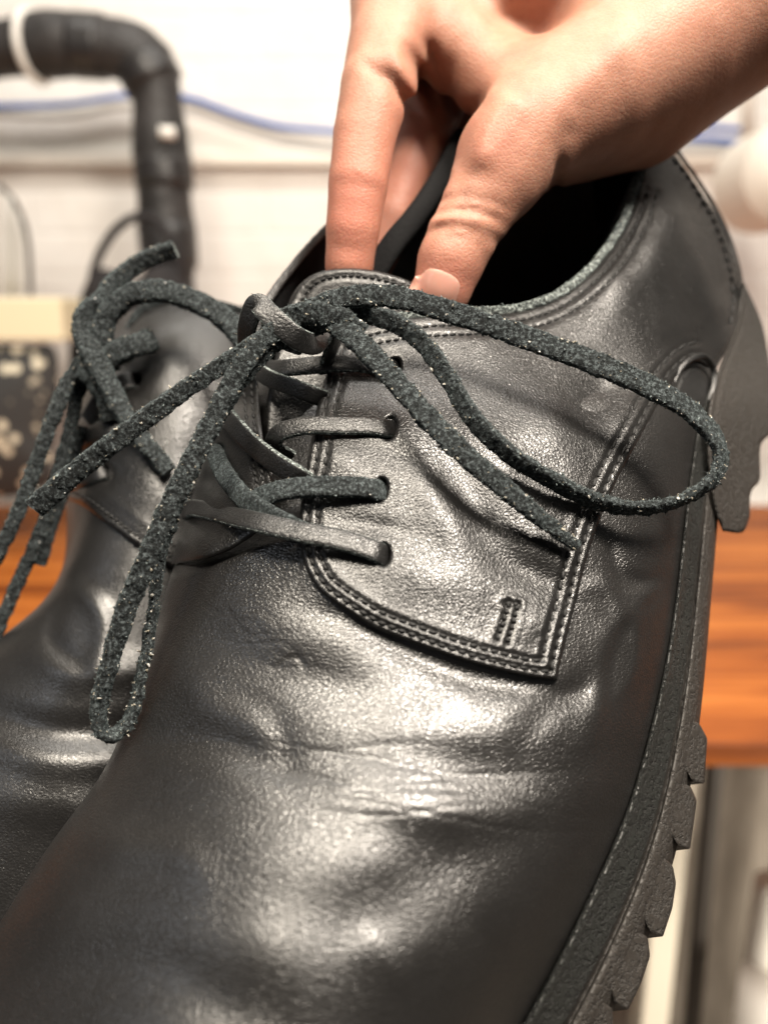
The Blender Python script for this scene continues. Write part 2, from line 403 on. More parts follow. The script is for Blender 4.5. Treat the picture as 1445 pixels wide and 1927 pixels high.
# body surface: stations from toe to heel, each from the inner side over the instep to the welt (px, py, depth m)
ROWS = [
 [(-230,2520,.165),(-160,2530,.140),(40,2560,.122),(260,2590,.117),(480,2570,.122),(560,2520,.134),(600,2460,.146)],
 [(-330,2250,.165),(-260,2260,.142),(40,2300,.122),(330,2320,.114),(620,2310,.120),(760,2250,.132),(810,2190,.145)],
 [(-140,1945,.168),(-60,1950,.149),(180,1985,.129),(460,2010,.121),(740,2010,.127),(890,1985,.138),(965,1955,.151)],
 [(-5,1745,.170),(60,1745,.153),(270,1765,.136),(550,1785,.128),(830,1785,.133),(1000,1765,.145),(1080,1740,.159)],
 [(105,1575,.174),(165,1568,.159),(360,1572,.144),(640,1582,.137),(930,1586,.142),(1090,1575,.154),(1165,1555,.168)],
 [(195,1450,.180),(245,1430,.166),(430,1412,.152),(700,1420,.146),(990,1432,.151),(1145,1424,.163),(1212,1410,.176)],
 [(245,1330,.185),(290,1290,.172),(460,1262,.159),(730,1262,.154),(1015,1272,.159),(1180,1262,.171),(1250,1250,.184)],
 [(290,1200,.190),(335,1150,.177),(490,1112,.165),(740,1102,.161),(1030,1112,.168),(1202,1104,.180),(1273,1100,.194)],
 [(330,1060,.196),(375,1010,.183),(510,972,.171),(740,952,.168),(1040,950,.176),(1220,934,.190),(1293,930,.205)],
 [(390,900,.203),(425,860,.192),(540,822,.180),(760,802,.177),(1060,792,.187),(1238,782,.202),(1314,795,.217)],
 [(440,760,.212),(480,720,.202),(600,690,.192),(800,680,.190),(1085,670,.201),(1262,672,.217),(1343,705,.231)],
 [(760,700,.216),(800,680,.210),(880,660,.203),(960,640,.202),(1160,600,.213),(1300,610,.229),(1372,645,.243)],
 [(900,680,.224),(940,660,.218),(1000,640,.214),(1060,610,.212),(1220,550,.222),(1340,560,.242),(1392,595,.258)],
]
R3 = np.array(ROWS, float)
def folds(px, py):
    """creases and dents of the worn leather; positive = towards the camera (m)"""
    h = np.zeros(np.shape(px))
    def ridge(x0, y0, x1, y1, wd, amp, taper=.30):
        nonlocal h
        ax, ay = x1 - x0, y1 - y0; L = math.hypot(ax, ay); ux, uy = ax / L, ay / L
        s = ((px - x0) * ux + (py - y0) * uy) / L; t = (px - x0) * -uy + (py - y0) * ux
        t = t + 18 * np.sin(s * 5.0 + x0)
        h = h + amp * np.exp(-(t / wd) ** 2) * sstep(s, -taper, taper) * (1 - sstep(s, 1 - taper, 1 + taper))
    for a in FOLDS: ridge(*a)
    return h
FOLDS = [
 (600,1362,1150,1385, 70, .0016), (420,1432,1020,1446, 50, -.0008), (300,1425,900,1530, 60, .0011), (270,1395,600,1450, 36, -.0011), (700,1520,1150,1500, 50, .0010),
 (380,1570,760,1640, 90, .0010), (620,1720,1090,1545, 76, -.0010), (660,1800,780,1815, 40, .0003), (330,1660,560,1830, 90, .0006),
 (380,1170,650,1330, 46, -.0008), (450,1120,720,1280, 50, .0007), (330,1240,500,1400, 40, .0009), (420,1290,560,1420, 30, -.0006), (630,1178,1060,1312, 26, -.0012),
 (1000,1400,1170,1190, 30, -.0010), (1085,1390,1200,1140, 28, .0009), (1130,1330,1225,1110, 16, -.0006), (1160,1300,1240,1110, 14, .0005),
 (1120,1030,1230,1100, 20, -.0014), (1100,1110,1210,1150, 20, .0008), (560,1060,700,1140, 40, .0008),
 (100,1800,500,1900, 70, -.0010), (180,1560,380,1640, 40, .0010)] + [
 (380 + 23 * k, 1385 + 19 * k + 7 * math.sin(k * 2.3), 820 + 37 * ((k * 5) % 9), 1420 + 20 * k + 9 * math.sin(k * 1.7), 5, -.00012) for k in range(8)] + [
 (400 + 17 * k, 1130 + 22 * k, 520 + 20 * k, 1180 + 24 * k, 5, -.00012) for k in range(5)] + [(520,1238,575,1262, 5, -.00025), (1010,1150+30,1090,1130, 4, -.0003)]
def spl2(R, nu, nv):
    a = natspline(R.reshape(len(R), -1), nu).reshape(nu, R.shape[1], 3)
    return natspline(a.transpose(1, 0, 2).reshape(R.shape[1], -1), nv).reshape(nv, nu, 3).transpose(1, 0, 2)
B = spl2(R3, 420, 300)
samp = spl2(R3, 25, 13).reshape(-1, 3); samp = samp[(samp[:, 1] < 2100)]
COLLAR = [(440,760,.208),(480,700,.204),(540,700,.1965),(600,700,.1925),(700,700,.1905),(850,690,.1915),(1000,690,.1965),(1100,690,.2025),(1130,740,.2005),(900,640,.1965),(760,650,.1935),(640,625,.199),(700,608,.198),(800,592,.199),(880,588,.203),(960,584,.207),(1040,562,.213),(1110,508,.222),(1168,430,.234),(1202,345,.247),(1216,285,.257),(1240,256,.265),
          (1150,520,.219),(1230,470,.228),(1300,480,.240),(1370,520,.258),(1280,400,.245),(1330,430,.258),(1250,350,.250),(1285,330,.262),(1320,390,.266),(1385,540,.266),(1262,290,.266)]
low = samp[~((samp[:, 1] < 765) & (samp[:, 0] < 1200))]
XY = np.vstack([low[:, :2], np.array(COLLAR)[:, :2]]); DD = np.concatenate([low[:, 2], np.array(COLLAR)[:, 2]])
# drop near-duplicates
kp = []
for i in range(len(XY)):
    if all(np.hypot(*(XY[i] - XY[j])) > 14 for j in kp): kp.append(i)
Dt = TPS(XY[kp], DD[kp], 1e-5)
D0 = lambda x, y: Dt(x, y) - folds(x, y)
# M: the vamp mesh
Bd = B.copy(); Bd[..., 2] -= folds(B[..., 0], B[..., 1])
throat = (1 - sstep(Bd[..., 0] + .25 * (Bd[..., 1] - 900), 580, 650)) * (1 - sstep(Bd[..., 1] + .35 * (Bd[..., 0] - 450), 985, 1050)); Bd[..., 2] += .014 * throat; Bd[..., 2] += .008 * (1 - sstep(Bd[..., 1], 680, 770)) * (1 - sstep(Bd[..., 0], 1130, 1250))
hid = [Bd[:, :1] + np.array([[o, 40 * k, z]]) for k, (o, z) in enumerate([(60, .022), (25, .012)])]
body = np.concatenate([Bd[:, :1] + np.array([60., 30, .026]), Bd[:, :1] + np.array([22., 10, .013]), Bd, Bd[:, -1:] + np.array([-14., 0, .006])], 1)
vamp = mesh('vamp', Pw(body[..., 0], body[..., 1], body[..., 2]), gridf(*body.shape[:2])[:, ::-1], M['vamp'], near)

# ---- quarter with its lace flap
q_front = crv([(640,628),(618,690),(598,760),(582,850),(566,950),(564,1010),(574,1065),(600,1110),(640,1142)])
q_bot = crv([(640,1142),(700,1180),(780,1212),(860,1240),(940,1262),(1000,1275),(1048,1280)])
q_seam = crv([(1048,1280),(1060,1225),(1082,1140),(1102,1060),(1128,980),(1160,905),(1200,830),(1243,752),(1275,705),(1308,680),(1335,690),(1352,672)])
q_heel = crv([(1352,672),(1374,640),(1388,595),(1394,545),(1384,490),(1358,425),(1322,365),(1285,310),(1246,256)])
q_rim = crv([(1246,256),(1222,272),(1213,300),(1202,345),(1170,428),(1112,508),(1042,561),(962,585),(880,590),(800,594),(700,608),(640,628)])
QP = join(q_front, q_bot, q_seam, q_heel, q_rim)
def slot(x, y, a=13, b=10, rot=0.0):
    t = np.linspace(0, 2 * math.pi, 16, endpoint=False)
    X, Y = a * np.cos(t), b * np.sin(t); return np.stack([x + X * math.cos(rot) - Y * math.sin(rot), y + X * math.sin(rot) + Y * math.cos(rot)], -1)
holes = [slot(733, 806, 12, 21, .2), slot(716, 922, 12, 21, .2), slot(722, 1044, 12, 20, .0), slot(742, 692, 12, 18, .2)]
def offs(c, d):      # offset polyline sideways in px
    t = np.gradient(c[:, :2], axis=0); t /= np.linalg.norm(t, axis=1)[:, None] + 1e-9
    return c[:, :2] + np.stack([-t[:, 1], t[:, 0]], -1) * d
fr_all = join(q_front[6:], q_bot)
st1 = offs(fr_all, -15)[:-4]; st2 = offs(fr_all, -33)[:-9]
sm1 = offs(q_seam[:-14], -15)[4:]; sm2 = offs(q_seam[:-14], -36)[9:]
rim1 = offs(q_rim, -20)[30:-12]; rim2 = offs(q_rim, -38)[30:-16]
back = crv([(1252,282),(1285,318),(1318,368),(1350,430),(1372,500),(1380,560),(1374,610)]); 
mark = [crv([(958,1132),(948,1168),(934,1205)]), crv([(974,1138),(966,1170),(954,1210)]), crv([(950,1135),(976,1138)])]
G = [(st1, 5.5, .00042, 20), (st2, 5.5, .00042, 20), (sm1, 5.5, .00042, 20), (sm2, 5, .0004, 20), (rim1, 5, .0003, 13), (rim2, 5, .0003, 13), (back, 6, .00045, 20)] + [(m_, 5, .0004, 12) for m_ in mark]
def qx(x, y):
    h = np.zeros_like(x)
    def g(x0, y0, sx, sy, rot, a):
        nonlocal h
        c, s = math.cos(rot), math.sin(rot); X = (x - x0) * c + (y - y0) * s; Y = -(x - x0) * s + (y - y0) * c
        h = h + a * np.exp(-(X / sx) ** 2 - (Y / sy) ** 2)
    g(880, 930, 150, 38, 1.05, -.0011); g(830, 960, 130, 38, 1.0, .0009); g(940, 870, 130, 34, 1.0, .0008)
    g(640, 870, 34, 40, 0, .0010); g(1040, 1040, 60, 30, .6, .0011); g(1000, 1080, 80, 26, .5, -.0009); g(820, 1090, 120, 40, .3, .0006)
    g(740, 850, 60, 22, .3, -.0006); g(700, 990, 70, 20, .2, -.0007); g(1010, 1170, 45, 50, .3, .0010)
    g(1080, 900, 150, 40, 1.2, .0007)
    g(1160, 560, 160, 60, -.7, .0008); g(1300, 560, 120, 25, 1.2, -.0008); g(1335, 560, 120, 18, 1.2, .0008); g(1300, 640, 55, 22, -.3, -.0008)
    return h
quarter = panel('quarter', QP, D0, .0023, .0030, M['quarter'], near, holes=holes, grooves=G, spacing=4.6, edge=9, extra=qx, skirt_mat=M['edge'])
DQ = lambda x, y: D0(x, y) - .0023 - qx(np.asarray(x, float), np.asarray(y, float)) + .00012
stitches('stitching', [st1, st2, sm1, sm2[2:]], DQ, near, pitch=20, r=.00038)
stitches('stitching', [rim1, rim2], DQ, near, pitch=15, r=.00040)
stitches('stitching', [back], DQ, near, pitch=19, r=.00040)
stitches('bar_tack', mark, DQ, near, pitch=11, r=.00045)
# black depth behind the lace holes is the tongue; collar edge roll
rimc = np.array([(640,626),(700,606),(800,591),(880,587),(962,582),(1042,557),(1112,503),(1168,425),(1199,343),(1210,300),(1222,268),(1243,252)], float)
rimd = np.array([.1985,.1972,.198,.2015,.2055,.2115,.2205,.2325,.2455,.2535,.260,.264])
rimp = np.column_stack([rimc, rimd])
lace('collar_edge', rimp, near, width=.0024, thick=.0020, kind='suede', fuzz=.00025, fib=9, pale=.03, seed=3).data.materials[0] = M['suede_edge']
# little rolled arch where the quarter lifts over the heel counter
arch = np.array([(1262,742,.213),(1272,706,.215),(1296,678,.218),(1322,670,.222),(1341,690,.226),(1343,722,.226),(1332,755,.224)], float)
lace('counter_roll', arch, near, width=.0016, thick=.0014, kind='suede', fuzz=0, seed=4).data.materials[0] = M['edge']
panel('counter_recess', join(crv([(1268,745),(1280,708),(1300,690),(1325,684),(1338,702),(1334,750),(1318,800)]), crv([(1318,800),(1290,790),(1268,745)])), lambda x, y: D0(x, y), -.0004 + .0008, .001, M['edge'], near, spacing=8)

# heel strip at the back
hs = join(crv([(1243,254),(1285,305),(1322,360),(1354,420),(1378,485),(1388,560),(1380,600)]), crv([(1380,600),(1399,560),(1397,520),(1383,465),(1354,398),(1312,330),(1270,272),(1250,250),(1243,254)]))
panel('heel_strip', hs, lambda x, y: D0(x, y) + 0, .0024, .02, M['heel_leather'], near, spacing=5, edge=10)

# ---- inner quarter (the far side): rim seen behind the fingers + lace flap on the left
iq = [(480,640,.208),(500,575,.210),(560,490,.222),(640,405,.238),(740,330,.254),(860,270,.268),(980,225,.276),(1100,210,.276),(1200,230,.270),(1246,256,.266)]
iqs = crv(iq, 8)
dn = [(0, 0, 0), (-4, 12, .004), (10, 60, .010), (60, 200, .016), (120, 420, .020)]
G1 = np.stack([iqs + np.array([a, b_, c_]) for a, b_, c_ in dn], 1)
G1[:, 0, 2] += 0.0
mesh('inner_quarter', Pw(G1[..., 0], G1[..., 1], G1[..., 2]), gridf(*G1.shape[:2]), M['quarter'], near)
lace('collar_edge', iqs + np.array([0, 0, -.0005]), near, width=.0022, thick=.0016, kind='suede', fuzz=.0001, seed=5).data.materials[0] = M['edge']
# lining bowl
lr = np.vstack([rimp, iqs[::-1][2:]]); lr = crv(lr, 10)
cen = np.array([930., 640, .265]); rings = []
for k, (s_, z_) in enumerate([(0, .0008), (.05, .006), (.15, .016), (.32, .026), (.6, .034), (.97, .036)]):
    r_ = lr + (cen - lr) * s_; r_ = r_.copy(); r_[:, 2] = lr[:, 2] * (1 - s_) + cen[2] * s_ + z_; r_[:, 1] += z_ * 2600; rings.append(r_)
L3 = np.stack(rings, 1)
mesh('lining', Pw(L3[..., 0], L3[..., 1], L3[..., 2]), gridf(L3.shape[0], L3.shape[1], closed_u=True), M['lining'], near)

# left lace flap
lf_d = lambda x, y: Dt(x, y) - .0010
LF = join(crv([(478,600),(484,700),(492,800),(505,880),(520,930),(500,985),(455,1022),(400,1048),(322,1062)]), crv([(322,1062),(345,990),(372,900),(392,820),(430,720),(455,640),(478,600)]))
lst1 = offs(crv([(478,640),(484,700),(492,800),(505,880),(516,930)]), 13)
lst2 = offs(crv([(478,640),(484,700),(492,800),(505,880),(516,930)]), 27)
panel('inner_quarter_flap', LF, lf_d, .0015, .003, M['quarter'], near, grooves=[(lst1, 5, .0004, 13), (lst2, 5, .0004, 13)], holes=[slot(414, 848, 9, 12)], spacing=5, edge=9, skirt_mat=M['edge'],
      extra=lambda x, y: .0012 * np.exp(-((x - 430) / 40) ** 2 - ((y - 960) / 60) ** 2))
stitches('stitching', [lst1, lst2], lambda x, y: lf_d(x, y) - .0014, near, pitch=13, r=.0004)
# ---- tongue
tgd = TPS([(540,560),(640,508),(760,540),(870,585),(560,700),(650,700),(800,680),(520,850),(600,850),(540,980),(600,980),(700,620)], np.array([.208,.206,.2065,.2085,.200,.200,.206,.194,.1955,.189,.190,.204]), 1e-5)
TG = join(crv([(512,1000),(500,900),(500,780),(520,660),(536,590),(556,545),(590,516),(640,505),(700,508),(760,524),(820,552),(872,584),(900,620),(880,700)]), crv([(880,700),(760,760),(700,860),(640,960),(600,1010),(512,1000)]))
tst = offs(crv([(548,590),(560,548),(590,518),(640,505),(700,508),(760,524),(820,552),(872,584)]), 14)
panel('tongue', TG, tgd, .0016, .0022, M['quarter'], near, grooves=[(tst, 5, .0004, 13)], spacing=5.5, edge=9, skirt_mat=M['edge'])
stitches('stitching', [tst], lambda x, y: tgd(x, y) - .0016, near, pitch=13, r=.00038)

# ---- sole: welt wall, midsole band, tread
Wp = np.array([(560,2490,.140),(810,2180,.146),(965,1955,.152),(1080,1740,.160),(1165,1555,.169),(1212,1410,.177),(1250,1250,.185),(1273,1100,.195),(1293,930,.206),(1314,795,.218),(1340,712,.230)], float)
Ep = np.array([(760,2540,.146),(975,2230,.152),(1108,1990,.158),(1204,1798,.166),(1266,1625,.175),(1302,1462,.184),(1324,1290,.193),(1338,1130,.203),(1350,985,.214),(1357,880,.224),(1372,800,.236)], float)
nW = 460; Wd = natspline(Wp, nW); Ed = natspline(Ep, nW)
prof = [(-.10,.0045),(-.01,.0022),(.03,-.0012),(.07,-.0024),(.12,-.0026),(.17,-.0016),(.27,-.0010),(.42,-.0007),(.50,-.0004),(.53,.0014),(.57,.0016),(.60,-.0002),(.66,-.0008),(.80,-.0006),(.90,.0004),(.96,.0030),(1.0,.0070),(.985,.016),(.60,.030),(-.6,.034),(-3,.036)]
def resamp(pr, n):
    pr = np.array(pr); s = np.concatenate([[0], np.cumsum(np.hypot(np.diff(pr[:, 0]) * .012, np.diff(pr[:, 1])))]); t = np.linspace(0, s[-1] * .999, n)
    return np.stack([np.interp(t, s, pr[:, 0]), np.interp(t, s, pr[:, 1])], -1)
dense = np.vstack([resamp(prof[:17], 70), np.array(prof[17:])])
a = dense[:, 0][None, :, None]; SG = Wd[:, None] * (1 - a) + Ed[:, None] * a; SG[..., 2] = (Wd[:, None, 2] * (1 - np.clip(a[..., 0], 0, 1)) + Ed[:, None, 2] * np.clip(a[..., 0], 0, 1)) + dense[:, 1][None]
for i in range(0, nW):
    for j in range(0, 70, 1):
        if dense[j, 0] < .5: SG[i, j, 2] += .00022 * noise.noise(Vector((i * .5, j * .45, 0)))
fs = gridf(*SG.shape[:2])[:, ::-1]; jj = np.tile(np.arange(SG.shape[1] - 1), nW - 1)
midx = np.where(dense[np.clip(jj, 0, len(dense) - 1), 0] < .50, 0, 1)
sole = mesh('sole', Pw(SG[..., 0], SG[..., 1], SG[..., 2]), fs, [M['welt'], M['rubber']], near, midx)
Sd = TPS(np.vstack([Wp[:, :2], Ep[:, :2], (2 * Ep - Wp)[:, :2]]), np.concatenate([Wp[:, 2], Ep[:, 2], 2 * Ep[:, 2] - Wp[:, 2]]), 1e-4)
# ---- tread lugs and heel block as solid blocks running inwards under the sole
def block(name, poly, dfun, parent, inward=(-260, 30, .05), mt=None, bev=5, lift=.0012):
    P = np.asarray(poly, float)[:, :2]
    c = P.mean(0); n = len(P)
    def off(P, d):
        t = np.roll(P, -1, 0) - np.roll(P, 1, 0); t /= np.linalg.norm(t, axis=1)[:, None]; nn = np.stack([-t[:, 1], t[:, 0]], -1)
        ar = np.sum(P[:, 0] * np.roll(P[:, 1], -1) - np.roll(P[:, 0], -1) * P[:, 1]); return P + nn * d * (1 if ar > 0 else -1)
    lay = []
    for ins, dz in ((bev, -lift), (bev * .35, -lift * .75), (0, 0.0), (0, .004)):
        q = off(P, ins); lay.append(np.column_stack([q, dfun(q[:, 0], q[:, 1]) + dz]))
    q = P + np.array(inward[:2]); lay.append(np.column_stack([q, dfun(P[:, 0], P[:, 1]) + inward[2]]))
    V = np.vstack(lay); m_ = len(lay); f = []
    ar = np.sum(P[:, 0] * np.roll(P[:, 1], -1) - np.roll(P[:, 0], -1) * P[:, 1])
    for k in range(m_ - 1):
        for i in range(n):
            j = (i + 1) % n; q_ = (k * n + i, k * n + j, (k + 1) * n + j, (k + 1) * n + i); f.append(q_ if ar > 0 else q_[::-1])
    f.append(tuple(range(n))[::-1] if ar > 0 else tuple(range(n))); f.append(tuple(range((m_ - 1) * n, m_ * n)) if ar > 0 else tuple(range((m_ - 1) * n, m_ * n))[::-1])
    return mesh(name, Pw(V[:, 0], V[:, 1], V[:, 2]), f, mt or M['rubber'], parent, smooth=False)
def rnd(pts, r=4, n=3):   # round polygon corners a little
    P = np.array(pts, float); out = []
    for i in range(len(P)):
        a, b_, c_ = P[i - 1], P[i], P[(i + 1) % len(P)]
        u, v_ = (a - b_), (c_ - b_); u /= np.linalg.norm(u); v_ /= np.linalg.norm(v_); s, e = b_ + u * r, b_ + v_ * r
        for k in range(n): t = k / (n - 1); out.append((1 - t) ** 2 * s + 2 * t * (1 - t) * b_ + t * t * e)
    return np.array(out)
lugs = [[(1296,1352),(1316,1362),(1331,1390),(1325,1476),(1302,1472),(1284,1440)],
        [(1278,1470),(1300,1481),(1311,1508),(1298,1600),(1275,1593),(1255,1560)],
        [(1246,1610),(1266,1630),(1272,1662),(1265,1710),(1247,1765),(1222,1755),(1204,1715)],
        [(1196,1752),(1218,1763),(1223,1800),(1205,1854),(1181,1903),(1156,1890),(1140,1840)],
        [(1128,1880),(1152,1898),(1154,1940),(1120,2030),(1085,2020),(1070,1970)]]
for L in lugs: block('lug', rnd(L, 5), lambda x, y: Sd(x, y) + .0008, sole)
hb = join(crv([(1399,530),(1416,565),(1434,610),(1449,690),(1457,760),(1456,812)]), crv([(1456,812),(1446,820),(1432,836),(1430,900),(1427,908)]), crv([(1427,908),(1413,926),(1411,972)]),
          crv([(1411,972),(1398,1001),(1360,1000)]), crv([(1360,1000),(1345,960),(1334,890),(1330,800),(1337,752),(1350,698),(1364,662),(1384,612),(1399,530)]))
Hd = TPS([(1400,530),(1384,612),(1350,698),(1337,752),(1345,960),(1360,1000),(1411,972),(1430,870),(1456,812),(1449,690),(1434,610),(1400,750)],
         np.array([.268,.256,.236,.224,.214,.216,.226,.236,.246,.262,.270,.238]), 1e-4)
lip = crv([(1396,545),(1384,612),(1364,662),(1350,698),(1337,752),(1331,820)])
panel('heel_block', hb, Hd, .0030, .035, M['rubber'], sole, spacing=4, edge=5,
      grooves=[(offs(lip, -10), 4, .0006, 1e9)], extra=lambda x, y: .0008 * np.exp(-(dist_poly(x, y, lip, False)[0] / 6) ** 2))
# small nick on the heel
# ---- laces
dq = lambda x, y, l: float(DQ(np.array([x], float), np.array([y], float))[0] - l)
tk = lambda x, y, l: float(tgd(np.array([x], float), np.array([y], float))[0] - l)
def qp(L): return [(x, y, dq(x, y, l)) for x, y, l in L]
def mixp(L): return [(x, y, z) for x, y, z in L]
D7 = dq
dl = lambda x, y, l: float(Dt(np.array([float(x)]), np.array([float(y)]))[0]) - .0023 - l
X = lambda L: [(x, y, dl(x, y, l) if x < 600 else dq(x, y, l)) for x, y, l in L]
lace('lace', X([(496,692,-.003),(520,693,.0035),(570,689,.0045),(630,684,.0030),(700,686,.0022),(732,692,.0012),(746,696,-.0035)]), near, width=.0044, thick=.0017, tilt=.55, kind='strap', fib=1.5, seed=11)
lace('lace', X([(545,862,-.008),(516,842,-.001),(522,818,.0040),(568,802,.0042),(640,801,.0025),(700,802,.0014),(726,806,.0004),(741,808,-.0035)]), near, width=.0044, thick=.0017, tilt=.60, kind='strap', fib=1.5, seed=12)
lace('lace', X([(470,952,-.001),(500,932,.0032),(560,918,.0040),(640,916,.0024),(690,918,.0016),(710,923,.0004),(725,926,-.0035)]), near, width=.0048, thick=.0018, tilt=.55, kind='suede', fuzz=.00015, fib=5, pale=.05, seed=13)
lace('lace', X([(348,962,.000),(362,957,.0028),(450,975,.0036),(560,1000,.0040),(640,1016,.0026),(690,1031,.0016),(714,1041,.0004),(730,1050,-.0035)]), near, width=.0046, thick=.0017, tilt=.50, kind='strap', fib=1.5, seed=14)
lace('lace', X([(415,768,.0),(432,790,.003),(470,832,.0038),(515,868,.0030),(560,896,.0016),(590,915,-.004)]), near, width=.0048, thick=.0018, tilt=-.5, kind='strap', fib=1.5, seed=15)
lace('lace', X([(416,842,-.003),(408,856,.0026),(425,895,.0034),(460,938,.0034),(510,972,.0028),(550,992,.0016),(585,1008,-.004)]), near, width=.0048, thick=.0018, tilt=-.5, kind='suede', fuzz=.00012, fib=4, pale=.05, seed=16)
lace('lace', X([(478,690,.002),(500,708,.0045),(550,728,.0040),(590,743,.0016),(620,754,-.0035),(655,768,-.007)]), near, width=.0042, thick=.0016, tilt=-.3, kind='strap', fib=1, pale=.05, seed=17)
lace('lace', [(655,560,.193),(640,620,.187),(622,660,.1865),(610,700,.190)], near, width=.0040, thick=.0016, tilt=.9, kind='strap', seed=18)
# the bow
FZ = dict(fuzz=.00030, fib=15)
lace('bow_loop', [(545,600,.1800),(590,580,.1770),(650,560,.1765),(740,558,.178),(840,585,.180),(960,624,.179),(1090,672,.178),(1210,722,.178),(1300,775,.180),(1352,838,.182),(1350,888,.182),(1300,932,.180),(1220,956,.176),(1130,946,.174),(1040,905,.1705),(950,848,.169),(886,782,.170),(840,706,.173),(790,640,.176),(720,598,.178),(640,588,.181),(580,600,.183)],
     near, width=.0050, thick=.0021, tilts=[.2, .3, .3, .4, .5, 1.0, 1.3, .9, .6, .4, .3, .3], widths=[.9,1,1,1.05,1.1,1.05,.95,.9,.85,.8,.85,.9], seed=21, **FZ)
lace('lace_end', [(560,606,.1795),(610,600,.1775),(660,630,.1750),(720,690,.1715),(790,770,.1675),(860,842,.1640),(940,912,.1635),(1020,978,.1650),(1084,1028,.1680)],
     near, width=.0046, thick=.0022, tilt=.3, widths=[1,1.1,1.1,1,1,1,.9,.75,.5], seed=22, pale=.3, fuzz=.00034, fib=16)
lace('lace_end', [(560,604,.1775),(500,636,.1745),(440,672,.1730),(380,712,.1715),(300,768,.1690),(220,828,.1675),(140,890,.1670),(64,956,.1670)],
     near, width=.0042, thick=.0020, tilt=.2, kind='half', widths=[.9,.9,.9,.95,1,1.05,1.1,1.15], seed=23, fuzz=.00028, fib=13)
lace('bow_loop', [(548,604,.1760),(500,634,.1715),(448,700,.1690),(398,795,.1670),(350,890,.1655),(310,975,.1650),(274,1060,.1650),(236,1150,.1655),(206,1250,.1660),(186,1335,.1665),(192,1378,.1670),(216,1384,.1685),(246,1348,.1700),(268,1260,.1705),(286,1160,.1705),(300,1060,.1700),(335,950,.1700),(400,810,.1715),(476,690,.1735),(530,640,.1760)],
     near, width=.0040, thick=.0020, tilts=[.1,.1,.1,.2,.4,1.2,1.3,1.2,1.1,1.0], widths=[1,1.05,1.1,1.1,1.0,.9,.9,.75,.7,.8], seed=24, pale=.34, fuzz=.00034, fib=15)
# the knot: smooth strap wrapped over, suede inside
lace('knot_wrap', [(462,660,.1830),(466,610,.1775),(484,572,.1745),(505,590,.1728),(535,618,.1722),(566,640,.1740),(592,646,.180),(606,630,.187),(612,610,.192)], near, width=.0050, thick=.0014, tilts=[.9,.6,.1,-.1,0,.2], kind='strap', fib=3, seed=31)
lace('knot', [(500,640,.1805),(530,605,.1775),(580,590,.1765),(640,600,.1765),(680,630,.178)], near, width=.0050, thick=.0036, kind='suede', seed=32, fuzz=.0004, fib=16)
lace('knot', [(548,660,.1815),(560,625,.1795),(600,612,.1785),(640,590,.1790),(700,580,.180)], near, width=.0042, thick=.0030, kind='suede', seed=33, fuzz=.0004, fib=16)
# padded black collar of the far side, between the fingers and the thumb
lace('collar_pad', [(690,540,.222),(712,500,.222),(742,455,.223),(780,410,.226),(815,360,.230),(845,310,.235),(870,262,.243)], near, width=.0066, thick=.0060, kind='suede', seed=41).data.materials[0] = M['lining']

# ================================================================== FAR SHOE
far = thing('leather_shoe', 'farther black leather derby shoe on the left, half hidden behind the other', 'shoe',
            tuple(Pw(250, 1300, .24)), 'pair of black derby shoes')
R2 = np.array([
 [(-640,2050,.27),(-520,2000,.225),(-300,2050,.198),(-20,2150,.19),(240,2270,.205),(360,2350,.25)],
 [(-450,1780,.265),(-360,1720,.225),(-190,1750,.200),(40,1850,.193),(280,1960,.207),(400,2040,.25)],
 [(-270,1500,.265),(-200,1460,.225),(-50,1490,.204),(130,1570,.199),(330,1670,.214),(440,1750,.255)],
 [(-90,1290,.268),(-50,1250,.235),(70,1270,.214),(220,1330,.209),(380,1410,.224),(480,1480,.262)],
 [(62,1168,.270),(84,1128,.240),(150,1110,.222),(280,1150,.217),(420,1230,.232),(510,1300,.268)],
 [(122,1045,.274),(140,992,.248),(200,965,.229),(320,1005,.224),(450,1080,.240),(540,1140,.274)],
 [(126,905,.280),(146,852,.255),(225,820,.236),(345,850,.232),(480,920,.248),(570,980,.282)],
 [(150,760,.286),(178,705,.262),(265,660,.246),(385,685,.243),(505,750,.256),(590,820,.290)],
 [(190,650,.292),(220,598,.276),(300,572,.264),(400,578,.260),(510,610,.268),(600,680,.296)]], float)
FOLDS2 = [(-60,1330,330,1400, 34, -.0022), (-60,1390,330,1450, 36, .0016), (60,1230,340,1290, 34, .0018), (150,1090,200,1260, 24, .0016), (90,1130,140,1260, 20,-.0012), (-40,1460,200,1560,50,.0014)]
def folds2(px, py):
    global FOLDS
    k = FOLDS; FOLDS = FOLDS2; h = folds(px, py); FOLDS = k; return h
B2 = spl2(R2, 240, 160); B2[..., 2] -= folds2(B2[..., 0], B2[..., 1])
b2 = np.concatenate([B2[:, :1] + np.array([60., 40, .02]), B2, B2[:, -1:] + np.array([-40., 20, .02])], 1)
mesh('vamp', Pw(b2[..., 0], b2[..., 1], b2[..., 2]), gridf(*b2.shape[:2])[:, ::-1], M['vamp'], far)
s2 = spl2(R2, 17, 11).reshape(-1, 3); D2 = TPS(s2[:, :2], s2[:, 2], 1e-5)
f_seam = crv([(116,934),(160,955),(205,988),(262,1030),(330,1072),(420,1125)])
f2 = join(f_seam, crv([(420,1125),(500,1000),(530,800),(500,610),(400,576),(310,570),(262,592),(238,640),(212,700),(190,760),(170,830),(140,890),(116,934)]))
fs1 = offs(f_seam, -16)[2:]; fs2 = offs(f_seam, -30)[4:]
